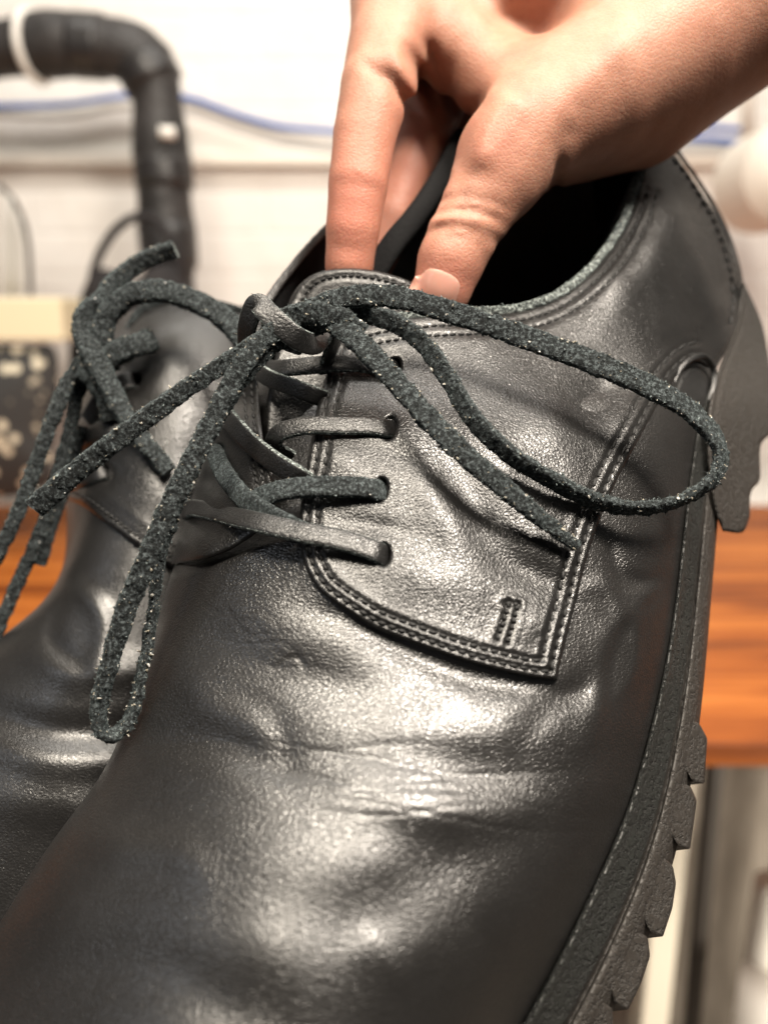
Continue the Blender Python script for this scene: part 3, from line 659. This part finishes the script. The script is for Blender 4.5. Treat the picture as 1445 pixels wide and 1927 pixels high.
panel('quarter', f2, D2, .0032, .004, M['quarter'], far, grooves=[(fs1, 6, .0008, 14), (fs2, 6, .0005, 14)], holes=[slot(197, 890, 12, 16), slot(250, 716, 14, 10)], spacing=7, edge=9, skirt_mat=M['edge'],
      extra=lambda x, y: .0010 * np.exp(-((x - 330) / 60) ** 2 - ((y - 930) / 40) ** 2) + .0008 * np.exp(-((x - 330) / 30) ** 2 - ((y - 800) / 70) ** 2))
stitches('stitching', [fs1], lambda x, y: D2(x, y) - .0030, far, pitch=11, r=.0004)
topc = crv([(236,640,.262),(262,588,.262),(310,566,.261),(400,571,.258),(500,602,.262)])
lace('collar_edge', topc, far, width=.003, thick=.002, kind='suede', fuzz=.0001, seed=50)
# far collar behind
fc = crv([(200,640,.285),(250,590,.285),(320,574,.287),(400,573,.29),(480,577,.295),(600,590,.30)], 8)
Gf = np.stack([fc, fc + np.array([0, 60, .004]), fc + np.array([0, 160, .006])], 1)
mesh('inner_quarter', Pw(Gf[..., 0], Gf[..., 1], Gf[..., 2]), gridf(*Gf.shape[:2]), M['quarter'], far)
# sole slab under the far shoe
Ls = R2[:, 0]; Rs = R2[:, -1]
SL = np.stack([Ls + [60, 20, .012], Ls + [50, 20, .018], Ls + [60, 24, .03], Rs + [0, 10, .035], Rs + [0, 0, .004]], 1); SL = spl2(SL, 60, 21)
mesh('sole', Pw(SL[..., 0], SL[..., 1], SL[..., 2]), gridf(*SL.shape[:2])[:, ::-1], M['rubber'], far)
e2 = lambda L, dz=0: [(x, y, float(D2(np.array([float(x)]), np.array([float(y)]))[0]) - l) for x, y, l in L]
FF = dict(fuzz=.0004, fib=8)
lace('lace_end', [(330,468,.243),(300,478,.243),(262,494,.242),(225,522,.240),(196,556,.236),(180,580,.233)], far, width=.0052, thick=.0036, tilt=.3, seed=51, pale=.5, **FF)
lace('bow_loop', [(205,700,.232),(192,640,.230),(205,590,.229),(245,556,.228),(300,548,.227),(370,568,.226),(430,606,.224),(462,646,.222)], far, width=.0062, thick=.0042, tilt=.3, seed=52, **FF)
lace('lace_end', [(185,575,.231),(165,590,.230),(160,630,.229),(178,672,.227),(208,730,.226),(240,790,.224),(280,842,.222),(318,888,.222)], far, width=.0058, thick=.0040, tilt=.3, seed=53, widths=[1.1,1.2,1.1,1,.9,.85,.8], pale=.4, **FF)
lace('knot', [(168,720,.236),(190,690,.232),(225,662,.230),(262,648,.231),(286,640,.234)], far, width=.0068, thick=.0050, tilt=.2, seed=54, pale=.4, **FF)
lace('knot', [(150,690,.237),(170,700,.232),(200,740,.231),(215,790,.232)], far, width=.0072, thick=.0056, seed=55, **FF)
lace('bow_loop', [(175,680,.235),(138,705,.232),(108,765,.230),(76,850,.230),(46,935,.231),(8,1020,.232),(-50,1120,.233)], far, width=.0040, thick=.0030, seed=56, **FF)
lace('lace_end', [(170,690,.238),(146,740,.236),(134,800,.236),(116,870,.236),(98,930,.236),(72,1010,.237),(34,1095,.238),(-2,1180,.238),(-30,1250,.238)], far, width=.0038, thick=.0028, seed=57, **FF)
lace('lace_end', [(150,800,.243),(134,860,.243),(112,930,.243),(92,990,.243),(70,1062,.243)], far, width=.0050, thick=.0024, seed=58, **FF)
lace('lace', e2([(130,870,.002),(160,830,.006),(200,808,.006),(240,812,.004),(262,830,.001)]), far, width=.0056, thick=.0020, tilt=.5, kind='strap', seed=59)
lace('lace', e2([(165,790,.004),(200,740,.006),(240,716,.003),(262,716,-.002)]), far, width=.0054, thick=.0020, tilt=.5, kind='strap', seed=60)
lace('lace', e2([(120,930,.002),(150,905,.005),(185,890,.003),(205,886,-.002)]), far, width=.0054, thick=.0020, tilt=.5, kind='strap', seed=61)
panel('tongue', join(crv([(120,930),(125,860),(150,780),(175,700),(205,640),(240,610)]), crv([(240,610),(262,650),(230,720),(205,800),(180,880),(120,930)])), lambda x, y: D2(x, y), .0006, .002, M['edge'], far, spacing=9)

# ================================================================== HAND
def c3(px, py, d): return np.array([(px - CX) / F * d, (py - CY) / F * d, d])
m, nt, b = mat('skin', (.42, .21, .125), .52, .35)
b.inputs['Subsurface Weight'].default_value = .35; b.inputs['Subsurface Radius'].default_value = (1, .30, .15); b.inputs['Subsurface Scale'].default_value = .0045
v = obj_coords(nt); mot = noise_tex(nt, v, 85, 7, .7)
at = N(nt, 'ShaderNodeAttribute'); at.attribute_name = 'blood'
c_ = ramp(nt, mot.outputs[0], [(.32, (.31, .143, .095)), (.68, (.41, .212, .147))])
mx = N(nt, 'ShaderNodeMix', data_type='RGBA'); nt.links.new(at.outputs['Fac'], mx.inputs[0]); nt.links.new(c_, mx.inputs[6]); mx.inputs[7].default_value = (.45, .165, .115, 1)
nt.links.new(mx.outputs[2], b.inputs['Base Color'])
vo = N(nt, 'ShaderNodeTexVoronoi', feature='DISTANCE_TO_EDGE'); vo.inputs['Scale'].default_value = 900; nt.links.new(v, vo.inputs['Vector'])
vr = ramp(nt, vo.outputs['Distance'], [(0, (0, 0, 0)), (.2, (1, 1, 1))]); n1 = bump(nt, None, vr, .00006, .7)
bump(nt, b, noise_tex(nt, v, 260, 6, .65).outputs[0], .00028, .5, n1)
M['skin'] = m
m, nt, b = mat('nail', (.52, .27, .21), .30, .45); b.inputs['Subsurface Weight'].default_value = .3; b.inputs['Subsurface Scale'].default_value = .002; M['nail'] = m

# bones of the flesh: (px, py, depth, radius in px at that depth)
CH = {
 'index': [(750,-40,.232,94),(742,55,.222,82),(708,165,.212,67),(686,255,.210,59),(674,345,.209,56),(664,430,.210,51),(657,500,.212,45),(650,560,.216,36)],
 'middle': [(860,-20,.262,100),(830,120,.254,78),(800,230,.247,62),(768,330,.243,54),(734,410,.240,48),(706,480,.240,42),(690,530,.242,34)],
 'ring': [(960,0,.285,100),(900,150,.276,72),(850,250,.268,56),(800,350,.262,48)],
 'palm': [(800,-60,.238,130),(1000,-70,.240,190),(1200,-90,.238,190),(1480,-170,.230,190),(1700,-260,.225,190)],
 'wrist': [(1230,60,.232,130),(1400,-20,.230,150),(1640,-120,.225,160)],
 'meta': [(1420,-60,.226,150),(1260,70,.222,140),(1120,165,.216,124),(1010,235,.211,104),(950,290,.209,92)],
 'thumb': [(966,272,.209,90),(932,340,.207,80),(893,402,.206,70),(870,442,.205,66),(848,492,.205,63),(832,545,.206,55),(824,580,.207,42)],
 'thenar': [(1330,90,.240,110),(1200,200,.236,110),(1090,235,.232,100),(1000,290,.226,70)],
 'web': [(960,170,.224,80),(880,110,.228,82),(800,60,.228,80)],
}
prims = []
for nme, ch in CH.items():
    for p, q in zip(ch[:-1], ch[1:]):
        prims.append((c3(*p[:3]), c3(*q[:3]), p[3] / F * p[2], q[3] / F * q[2], nme))
VS = .00115
pts = np.array([x for pr in prims for x in pr[:2]]); rad = max(pr[2] for pr in prims)
lo = pts.min(0) - .012; hi = pts.max(0) + .012; lo = np.maximum(lo, [-.03, -.2, .17]); lo[1] = max(lo[1], -.168); hi[0] = min(hi[0], .150); hi[2] = .285
ax = [np.arange(lo[i], hi[i], VS) for i in range(3)]
GX, GY, GZ = np.meshgrid(*ax, indexing='ij')
def rcone(P, a, b_, ra, rb):
    ab = b_ - a; t = np.clip(((P[0] - a[0]) * ab[0] + (P[1] - a[1]) * ab[1] + (P[2] - a[2]) * ab[2]) / (ab @ ab), 0, 1).astype(np.float32)
    return np.sqrt((P[0] - a[0] - t * ab[0]) ** 2 + (P[1] - a[1] - t * ab[1]) ** 2 + (P[2] - a[2] - t * ab[2]) ** 2) - (ra + (rb - ra) * t)
def smin(a, b_, k):
    h = np.clip(.5 + .5 * (b_ - a) / k, 0, 1); return b_ * (1 - h) + a * h - k * h * (1 - h)
P3 = [g.astype(np.float32) for g in (GX, GY, GZ)]
fld = {}
for a, b_, ra, rb, nme in prims:
    d = rcone(P3, a, b_, ra, rb); fld[nme] = d if nme not in fld else smin(fld[nme], d, .0007)
core_ = smin(fld['palm'], fld['wrist'], .02); core_ = smin(core_, fld['meta'], .012); core_ = smin(core_, fld['thenar'], .012)
core_ = smin(core_, fld['web'], .012); core_ = smin(core_, fld['thumb'], .006)
sd = smin(core_, fld['index'], .0045); sd = smin(sd, smin(fld['middle'], fld['ring'], .002), .003)
# creases and tendons: (px,py,d) polyline on the skin, radius m, depth m (+ groove, - ridge)
PXf = P3[0] / P3[2] * F + CX; PYf = P3[1] / P3[2] * F + CY
def skin_mark(L, w_, dp, zmax=.30):      # w_ in px, dp in m (+ groove, - ridge)
    global sd
    C = crv(L, 10); lo_ = C.min(0) - 3 * w_; hi_ = C.max(0) + 3 * w_
    k = (PXf > lo_[0]) & (PXf < hi_[0]) & (PYf > lo_[1]) & (PYf < hi_[1]) & (P3[2] < zmax)
    d, t = dist_poly(PXf[k], PYf[k], C, False); ln = np.linalg.norm(np.diff(C, axis=0), axis=1).sum()
    fade = sstep(t / ln, -.01, .2) * (1 - sstep(t / ln, .8, 1.01)); fade = .15 + .85 * fade
    sd[k] += (dp * np.exp(-(d / w_) ** 2) * fade).astype(np.float32)
skin_mark([(800,436),(850,424),(905,436),(950,462)], 7, .0011, .22)
skin_mark([(806,408),(855,394),(920,404),(962,430)], 6, .0013, .22)
skin_mark([(812,384),(862,370),(925,380),(970,400)], 6, .0010, .22)
skin_mark([(826,452),(870,446),(915,462)], 5, .0008, .22)
skin_mark([(802,422),(850,409),(915,420)], 8, -.0006, .22)
skin_mark([(985,170),(940,225),(908,280),(895,330)], 26, -.0022, .23)
skin_mark([(925,170),(885,230),(868,290),(866,330)], 18, .0014, .24)
skin_mark([(1052,290),(1047,330),(1040,380)], 9, .0017, .24)
skin_mark([(1078,230),(1060,265),(1052,300)], 16, .0008, .24)
skin_mark([(760,80),(790,135),(822,205),(845,240)], 13, .0022, .25)
skin_mark([(712,118),(745,165),(785,215),(812,232)], 11, .0018, .25)
skin_mark([(790,60),(820,120),(842,180),(852,235)], 11, .0017, .25)
skin_mark([(845,100),(852,160),(856,225)], 9, .0012, .25)
skin_mark([(725,70),(765,140),(812,212)], 14, -.0012, .25)
skin_mark([(624,338),(655,345),(690,349),(722,352)], 5, .0005, .215)
skin_mark([(620,462),(650,467),(690,472)], 5, .0005, .215)
skin_mark([(678,108),(700,130),(722,160)], 9, .0012, .215)
skin_mark([(900,60),(960,30),(1040,10)], 30, .0012, .24)
skin_mark([(1180,60),(1120,130),(1070,190)], 30, -.0008, .24)
# surface nets
def nets(f, lo, h):
    s = f < 0; nx, ny, nz = f.shape
    c = np.stack([s[i:nx - 1 + i, j:ny - 1 + j, k:nz - 1 + k] for i in (0, 1) for j in (0, 1) for k in (0, 1)]).sum(0)
    act = (c > 0) & (c < 8); ids = -np.ones(act.shape, int); I = np.argwhere(act); ids[act] = np.arange(len(I))
    acc = np.zeros((len(I), 3)); cnt = np.zeros(len(I)); cor = [(i, j, k) for i in (0, 1) for j in (0, 1) for k in (0, 1)]
    for a in range(8):
        for b2_ in range(a + 1, 8):
            A, B_ = np.array(cor[a]), np.array(cor[b2_])
            if abs(A - B_).sum() != 1: continue
            fa = f[tuple((I + A).T)]; fb = f[tuple((I + B_).T)]; m_ = (fa < 0) != (fb < 0); t = np.where(m_, fa / (fa - fb + 1e-12), 0)
            p = A + (B_ - A) * t[:, None]; acc[m_] += p[m_]; cnt[m_] += 1
    V = lo + (I + acc / cnt[:, None]) * h; Q = []
    for axn in range(3):
        o = [0, 1, 2]; o.remove(axn); u, v_ = o
        sl0 = [slice(1, -1)] * 3; sl0[axn] = slice(0, -1); sl1 = list(sl0); sl1[axn] = slice(1, None)
        m_ = s[tuple(sl0)] != s[tuple(sl1)]; E = np.argwhere(m_); 
        off0 = np.ones(3, int); off0[axn] = 0; E = E + off0
        flip = s[tuple(E.T)]
        if axn == 1: flip = ~flip
        def idd(du, dv): X = E.copy(); X[:, u] -= du; X[:, v_] -= dv; return ids[tuple(X.T)]
        q = np.stack([idd(1, 1), idd(0, 1), idd(0, 0), idd(1, 0)], -1); q[~flip] = q[~flip][:, ::-1]; Q.append(q)
    return V, np.vstack(Q)
sd[:, :, 0] = 1; sd[:, :, -1] = 1; sd[0] = 1; sd[-1] = 1; sd[:, 0] = 1; sd[:, -1] = 1
HV, HQ = nets(sd, lo, VS)
Hw = CAM + HV[:, :1] * RT - HV[:, 1:2] * UP + HV[:, 2:] * FW
# relax a little
e = np.vstack([HQ[:, [0, 1]], HQ[:, [1, 2]], HQ[:, [2, 3]], HQ[:, [3, 0]]]); 
for _ in range(3):
    acc = np.zeros_like(Hw); cnt = np.zeros(len(Hw)); np.add.at(acc, e[:, 0], Hw[e[:, 1]]); np.add.at(acc, e[:, 1], Hw[e[:, 0]]); np.add.at(cnt, e[:, 0], 1); np.add.at(cnt, e[:, 1], 1)
    Hw = Hw * .4 + .6 * acc / cnt[:, None]
person = thing('person', 'bare hand and wrist reaching down to grip the nearer shoe by its collar', 'person', tuple(Pw(1000, 200, .22)))
hand = mesh('hand', Hw, HQ[:, ::-1], M['skin'], person)
hp = to_px(Hw)
bl = .75 * np.exp(-((hp[:, 0] - 655) / 70) ** 2 - ((hp[:, 1] - 400) / 150) ** 2) + .9 * np.exp(-((hp[:, 0] - 830) / 80) ** 2 - ((hp[:, 1] - 530) / 50) ** 2) + .5 * np.exp(-((hp[:, 0] - 780) / 60) ** 2 - ((hp[:, 1] - 320) / 110) ** 2) \
   + .35 * np.exp(-((hp[:, 0] - 930) / 60) ** 2 - ((hp[:, 1] - 270) / 60) ** 2)
att = hand.data.attributes.new('blood', 'FLOAT', 'POINT'); att.data.foreach_set('value', np.clip(bl, 0, 1).tolist())
# thumb nail, seated on the fingertip by casting onto the skin
from mathutils.bvhtree import BVHTree
bvh = BVHTree.FromPolygons([Vector(v_) for v_ in Hw], [tuple(q) for q in HQ])
def onhand(px, py):
    d = Vector(Pw(px, py, 1.0) - CAM).normalized(); r = bvh.ray_cast(Vector(CAM), d); return r[0] if r[0] else None
nu, nv = 22, 22; NV = []
ctr = np.array([818., 556]); dirv = np.array([-.38, .92]); dirv /= np.linalg.norm(dirv); acr = np.array([dirv[1], -dirv[0]])
for i in range(nu):
    for j in range(nv):
        a_ = (i / (nu - 1) * 2 - 1); c_ = (j / (nv - 1) * 2 - 1)
        # square to rounded nail outline
        x_ = a_ * math.sqrt(1 - c_ * c_ / 2.6); y_ = c_ * math.sqrt(1 - a_ * a_ / 2.6)
        p = ctr + acr * x_ * 50 + dirv * y_ * 58
        h_ = onhand(*p); r_ = max(abs(a_), abs(c_))
        h_ = np.array(h_) if h_ else Pw(p[0], p[1], .2)
        NV.append(h_ - FW * (.00040 - .0011 * sstep(r_, .86, 1.0)) )
NV = np.array(NV).reshape(nu, nv, 3)
for _ in range(4): NV[1:-1, 1:-1] = (NV[:-2, 1:-1] + NV[2:, 1:-1] + NV[1:-1, :-2] + NV[1:-1, 2:]) / 4
mesh('fingernail', NV.reshape(-1, 3), gridf(nu, nv), M['nail'], hand)

# ================================================================== ROOM
WY = 1.62; TZ = .95
def at(px, py, Y):     # point of a sight line at world depth Y
    d = Pw(px, py, 1.0) - CAM; return CAM + d * (Y - CAM[1]) / d[1]
def box(name, lo_, hi_, mt, parent=None, bev=.004, **kw):
    bm_ = __import__('bmesh').new(); bmesh = __import__('bmesh')
    bmesh.ops.create_cube(bm_, size=1)
    lo_, hi_ = np.array(lo_, float), np.array(hi_, float)
    for v_ in bm_.verts: v_.co = Vector((lo_ + hi_) / 2) + Vector([v_.co[i] * (hi_ - lo_)[i] for i in range(3)])
    if bev: bmesh.ops.bevel(bm_, geom=bm_.edges[:], offset=bev, segments=3, affect='EDGES', profile=.6)
    V = [tuple(v_.co) for v_ in bm_.verts]; f = [tuple(v_.index for v_ in fc_.verts) for fc_ in bm_.faces]; bm_.free()
    return mesh(name, V, f, mt, parent, smooth=False, **kw)
def tube(name, pts_, r, mt, parent=None, K=20, step=.01, rfun=None, **kw):
    C = crv(np.array(pts_, float), step); seg = np.linalg.norm(np.diff(C, axis=0), axis=1); s = np.concatenate([[0], np.cumsum(seg)])
    T = np.gradient(C, axis=0); T /= np.linalg.norm(T, axis=1)[:, None] + 1e-12
    up_ = np.array([.13, .2, .97]); A = np.cross(T, up_); A /= np.linalg.norm(A, axis=1)[:, None] + 1e-9; B_ = np.cross(T, A)
    th = np.linspace(0, 2 * math.pi, K, endpoint=False); rr = np.full(len(C), r) if rfun is None else r * rfun(s)
    V = C[:, None] + (A[:, None] * np.cos(th)[None, :, None] + B_[:, None] * np.sin(th)[None, :, None]) * rr[:, None, None]
    f = [tuple(q) for q in gridf(len(C), K, closed_v=True)]; f += [tuple(range(K)), tuple(range((len(C) - 1) * K, len(C) * K))[::-1]]
    return mesh(name, V.reshape(-1, 3), f, mt, parent, **kw)
# wall of painted bricks
m, nt, b = mat('painted_brick', (.80, .74, .66), .6, .3)
v = obj_coords(nt); sw = N(nt, 'ShaderNodeMapping'); sw.inputs['Rotation'].default_value = (math.pi / 2, 0, 0); nt.links.new(v, sw.inputs['Vector'])
br = N(nt, 'ShaderNodeTexBrick'); br.inputs['Scale'].default_value = 1.0; br.inputs['Brick Width'].default_value = .225; br.inputs['Row Height'].default_value = .075; br.inputs['Mortar Size'].default_value = .006; br.inputs['Mortar Smooth'].default_value = .6
br.inputs['Color1'].default_value = (1, 1, 1, 1); br.inputs['Color2'].default_value = (.9, .9, .9, 1); br.inputs['Mortar'].default_value = (0, 0, 0, 1)
nt.links.new(sw.outputs[0], br.inputs['Vector'])
n1 = bump(nt, None, br.outputs['Color'], .003, .45); bump(nt, b, noise_tex(nt, v, 30, 4).outputs[0], .004, .5, n1)
nt.links.new(ramp(nt, noise_tex(nt, v, 6, 5, .6).outputs[0], [(.3, (.74, .70, .65)), (.7, (.84, .81, .77))]), b.inputs['Base Color'])
box('wall', (-2.5, WY, -.05), (2.5, WY + .12, 2.6), m, bev=0, label='white painted brick wall out of focus behind the shoes', category='wall')
m, nt, b = mat('floor_concrete', (.22, .19, .16), .7); v = obj_coords(nt)
nt.links.new(ramp(nt, noise_tex(nt, v, 8, 6).outputs[0], [(.3, (.16, .135, .11)), (.7, (.28, .24, .2))]), b.inputs['Base Color'])
mesh('floor', [(-2.5, -1, 0), (2.5, -1, 0), (2.5, WY + .1, 0), (-2.5, WY + .1, 0)], [(0, 1, 2, 3)], m, kind='structure')
# table of orange wood
m, nt, b = mat('orange_wood', (.5, .2, .05), .5, .25)
v = obj_coords(nt, (1.2, 16, 16)); g1 = noise_tex(nt, v, 2.6, 6, .62, .5); v2 = obj_coords(nt, (.35, 4, 4)); g2 = noise_tex(nt, v2, 3.0, 3, .5)
c_ = ramp(nt, math_n(nt, 'ADD', math_n(nt, 'MULTIPLY', g1.outputs[0], .65), math_n(nt, 'MULTIPLY', g2.outputs[0], .4)), [(.38, (.11, .026, .006)), (.50, (.30, .078, .012)), (.60, (.47, .150, .028))])
nt.links.new(c_, b.inputs['Base Color']); bump(nt, b, g1.outputs[0], .001, .4); wood = m
near_y = (TZ - CAM[2]) / ((Pw(1200, 1400, 1.0) - CAM)[2]) * (Pw(1200, 1400, 1.0) - CAM)[1]
table = thing('table', 'orange wooden table behind the shoes', 'table', (.2, near_y + .45, 0))
box('tabletop', (-1.5, near_y, TZ - .022), (1.7, WY - .16, TZ), wood, table, bev=.003)
m_wm = mat('white_metal', (.72, .66, .55), .4)[0]; m_dk = mat('dark_metal', (.045, .038, .032), .6)[0]
for px in (1262, -300):
    p0 = at(px, 1500, .80); box('leg', (p0[0] - .017, .78, 0), (p0[0] + .017, .82, TZ - .022), m_wm, table, bev=.004)
# things under the table
def clothy(name, c1, c2, sc):
    m, nt, b = mat(name, c1, .85, .2); v = obj_coords(nt, (1, 1, .35)); n_ = noise_tex(nt, v, sc, 5, .6)
    nt.links.new(ramp(nt, n_.outputs[0], [(.35, c1), (.62, c2)]), b.inputs['Base Color']); bump(nt, b, n_.outputs[0], .01, .6); return m
m_gr = clothy('grey_cloth', (.13, .11, .09), (.30, .265, .225), 9)
def drape(name, px0, px1, py0, py1, Y, mt, fold=.03, **kw):
    nx, nz = 60, 40; a_ = at(px0, py0, Y); c_ = at(px1, py1, Y); V = []
    for th_ in (0, .012):
        for i in range(nx):
            for j in range(nz):
                u, t = i / (nx - 1), j / (nz - 1); x = a_[0] + (c_[0] - a_[0]) * u; z = a_[2] + (c_[2] - a_[2]) * t
                V.append((x, Y + th_ + fold * noise.noise(Vector((u * 7, t * 1.2, Y * 9))) + fold * .5 * math.sin(u * 21 + t), z))
    f = [tuple(q) for q in gridf(nx, nz)] + [tuple(q)[::-1] for q in (gridf(nx, nz) + nx * nz)]
    o = nx * nz
    for i in range(nx - 1): f += [(i * nz, i * nz + o, (i + 1) * nz + o, (i + 1) * nz), (i * nz + nz - 1, (i + 1) * nz + nz - 1, (i + 1) * nz + nz - 1 + o, i * nz + nz - 1 + o)]
    for j in range(nz - 1): f += [(j, j + 1, j + 1 + o, j + o), ((nx - 1) * nz + j, (nx - 1) * nz + j + o, (nx - 1) * nz + j + 1 + o, (nx - 1) * nz + j + 1)]
    return mesh(name, V, f, mt, None, **kw)
drape('hanging_cloth', 1300, 1700, 1415, 2500, 1.12, m_gr, label='grey brown cloth hanging under the orange table', category='cloth')
m_wh = mat('white_plastic', (.78, .75, .70), .45)[0]
r0 = at(1452, 1720, .95); tube('paper_roll', [(r0[0], .95, r0[2] - .10), (r0[0], .95, r0[2]), (r0[0], .95, r0[2] + .05)], .028, m_wh, K=32, label='white roll standing under the table, cut by the right edge', category='roll')
r1 = at(1425, 1910, .90); tube('bucket', [(r1[0] + .03, .90, 0.0), (r1[0] + .03, .90, .2), (r1[0] + .03, .90, r1[2] + .05)], .055, m_wh, K=32, label='white container low under the table in the bottom right corner', category='container')
r2 = at(1335, 1700, 1.0); tube('dark_post', [(r2[0], 1.0, 0), (r2[0] - .01, 1.0, .4), (r2[0] - .02, 1.0, TZ - .05)], .013, m_dk, label='thin dark post under the table right of its white leg', category='post')
# wall services
m_con = mat('painted_conduit', (.76, .70, .62), .45)[0]
ca = at(-900, 302, WY - .012); cb = at(1400, 290, WY - .012)
box('conduit', (-1.6, WY - .024, ca[2] - .010), (cb[0], WY - .002, ca[2] + .012), m_con, bev=.003, label='white horizontal cable trunking running along the wall', category='conduit')
m_bl = mat('blue_plastic', (.015, .10, .42), .4)[0]; m_gc = mat('grey_cable', (.62, .60, .56), .5)[0]
bc = [(-900,150),(-500,190),(-100,200),(120,196),(240,180),(355,184),(430,210),(520,236),(600,244),(700,250),(900,256),(1100,246),(1250,240),(1340,240),(1392,244)]
tube('cable', [at(x, y, WY - .035) for x, y in bc], .0055, m_bl, label='blue cable sagging along the wall above the trunking', category='cable')
tube('cable', [at(x, y + 16 + 6 * math.sin(x / 90), WY - .03) for x, y in bc], .0055, m_gc, label='pale grey cable hanging just below the blue one', category='cable')
gc = [(1180,268),(1260,262),(1330,262),(1388,268)]
tube('cable', [at(x, y, WY - .04) for x, y in gc], .006, m_bl, label='short blue cable end at the right above the shoe heel', category='cable')
pa = at(1405, 60, WY - .02); tube('pipe', [at(1408, -200, WY - .02), at(1408, 60, WY - .02), at(1408, 262, WY - .02)], .010, m_con, label='thin painted pipe dropping down the wall at the right', category='pipe')
rr_ = at(1462, 335, 1.3); tube('round_fixture', [(rr_[0], 1.24, rr_[2]), (rr_[0], 1.30, rr_[2]), (rr_[0], 1.36, rr_[2])], .076, mat('fixture_plastic', (.62, .57, .50), .5)[0], K=48, label='pale round fixture on the wall at the right edge', category='fixture')
# fat black hose
m, nt, b = mat('hose_rubber', (.030, .027, .026), .55, .45); v = obj_coords(nt)
nt.links.new(ramp(nt, noise_tex(nt, v, 14, 4).outputs[0], [(.35, (.010, .009, .009)), (.65, (.035, .031, .030))]), b.inputs['Base Color']); bump(nt, b, noise_tex(nt, v, 22, 4).outputs[0], .012, .7)
hose_p = [(-1100,150),(-700,140),(-260,120),(-120,104),(0,92),(80,84),(160,84),(222,92),(266,112),(290,150),(298,210),(304,290),(310,380),(316,470),(324,560),(330,640),(336,900)]
hs_ = thing('hose', 'fat black wrapped hose bending down the wall at upper left', 'hose', tuple(at(310, 640, 1.36)))
tube('hose_body', [at(x, y, 1.36) for x, y in hose_p], .0425, m, hs_, K=36, rfun=lambda s: 1 + .07 * np.sin(s * 46) + .05 * np.sin(s * 19 + 1))
tb = [at(66, y, 1.36) for y in (84, 86)]; c0 = at(66, 88, 1.36)
t_ = np.linspace(0, 2 * math.pi, 40); ring_ = [(c0[0] + .008 * math.sin(a_), 1.36 + .047 * math.sin(a_), c0[2] + .047 * math.cos(a_)) for a_ in t_]
tube('cable_tie', ring_, .006, m_wh, hs_)
m_tp = mat('hose_tape', (.022, .020, .020), .38, .5)[0]
for q0, q1 in (((140, 84), (196, 88)), ((306, 300), (310, 352)), ((314, 420), (319, 500)), ((268, 116), (292, 160))):
    tube('tape_band', [at(q0[0], q0[1], 1.36), at((q0[0] + q1[0]) / 2 + 1, (q0[1] + q1[1]) / 2, 1.36), at(q1[0], q1[1], 1.36)], .0465, m_tp, hs_, K=36)
tube('hose_glint', [at(300, 248, 1.30), at(330, 250, 1.305)], .009, m_wh, hs_)  # white stub standing in for the bright reflection on the hose
# black bag with a looped handle
m_bk = clothy('black_fabric', (.016, .015, .016), (.034, .031, .032), 20)
bag = thing('bag', 'black bag with a thin looped handle in front of the hose', 'bag', tuple(at(250, 700, 1.2)))
tube('handle', [at(x, y, 1.2) for x, y in [(168,560),(176,510),(196,462),(228,422),(268,406),(304,422),(332,470),(348,530)]], .0065, m_bk, bag)
def lump(name, out, Y, th, mt, parent=None, bulge=.03, **kw):
    P = crv([(x, y) for x, y in out + out[:1]], 6)[:-1]; c = P.mean(0); lay = []
    for s_, y_ in ((0.0, -bulge), (.5, -bulge * .85), (.8, -bulge * .5), (.95, -bulge * .15), (1, 0), (1, th), (.0, th)):
        lay.append([at(*(c + (p - c) * max(s_, .01)), Y + y_) for p in P])
    V = np.array(lay).reshape(-1, 3); n = len(P); f = [tuple(q) for q in gridf(7, n, closed_v=True)]
    return mesh(name, V, f, mt, parent, **kw)
lump('bag_body', [(128,900),(126,760),(132,640),(150,560),(176,510),(205,505),(240,530),(290,500),(340,500),(366,560),(380,640),(384,760),(384,900)], 1.2, .10, m_bk, bag)
# things on the left
m_cr = mat('cream_card', (.74, .66, .46), .6)[0]
p0 = at(-200, 640, 1.15); p1 = at(128, 560, 1.15)
box('carton', (p0[0], 1.12, p0[2]), (p1[0], 1.30, p1[2]), m_cr, label='cream carton on top of the speckled pile at left', category='box', bev=.004)
m, nt, b = mat('speckled_cloth', (.1, .1, .1), .8); v = obj_coords(nt); vo = N(nt, 'ShaderNodeTexVoronoi'); vo.inputs['Scale'].default_value = 48; nt.links.new(v, vo.inputs['Vector'])
nt.links.new(ramp(nt, math_n(nt, 'ADD', vo.outputs['Distance'], math_n(nt, 'MULTIPLY', noise_tex(nt, v, 22, 4).outputs[0], .8)), [(.66, (.66, .60, .46)), (.80, (.03, .03, .03))]), b.inputs['Base Color'])
lump('patterned_bundle', [(-160,644),(40,646),(100,652),(112,720),(96,830),(90,912),(-160,912)], 1.14, .14, m, label='black bundle with cream speckles below the cream carton', category='bundle')
m_gl = mat('grey_plastic', (.42, .40, .37), .4)[0]
g_ = thing('rack', 'grey arched rack with a dark rim at the left edge', 'rack', tuple(at(0, 556, 1.3)))
tube('rim', [at(x, y, 1.3) for x, y in [(-60,330),(-20,338),(14,362),(40,404),(54,460),(58,556)]], .004, m_dk, g_)
tube('slat', [at(18, y, 1.3) for y in (370, 460, 556)], .006, m_gl, g_); tube('slat', [at(36, y, 1.3) for y in (405, 480, 556)], .004, m_gl, g_); tube('slat', [at(-10, y, 1.3) for y in (340, 460, 556)], .006, m_gl, g_)
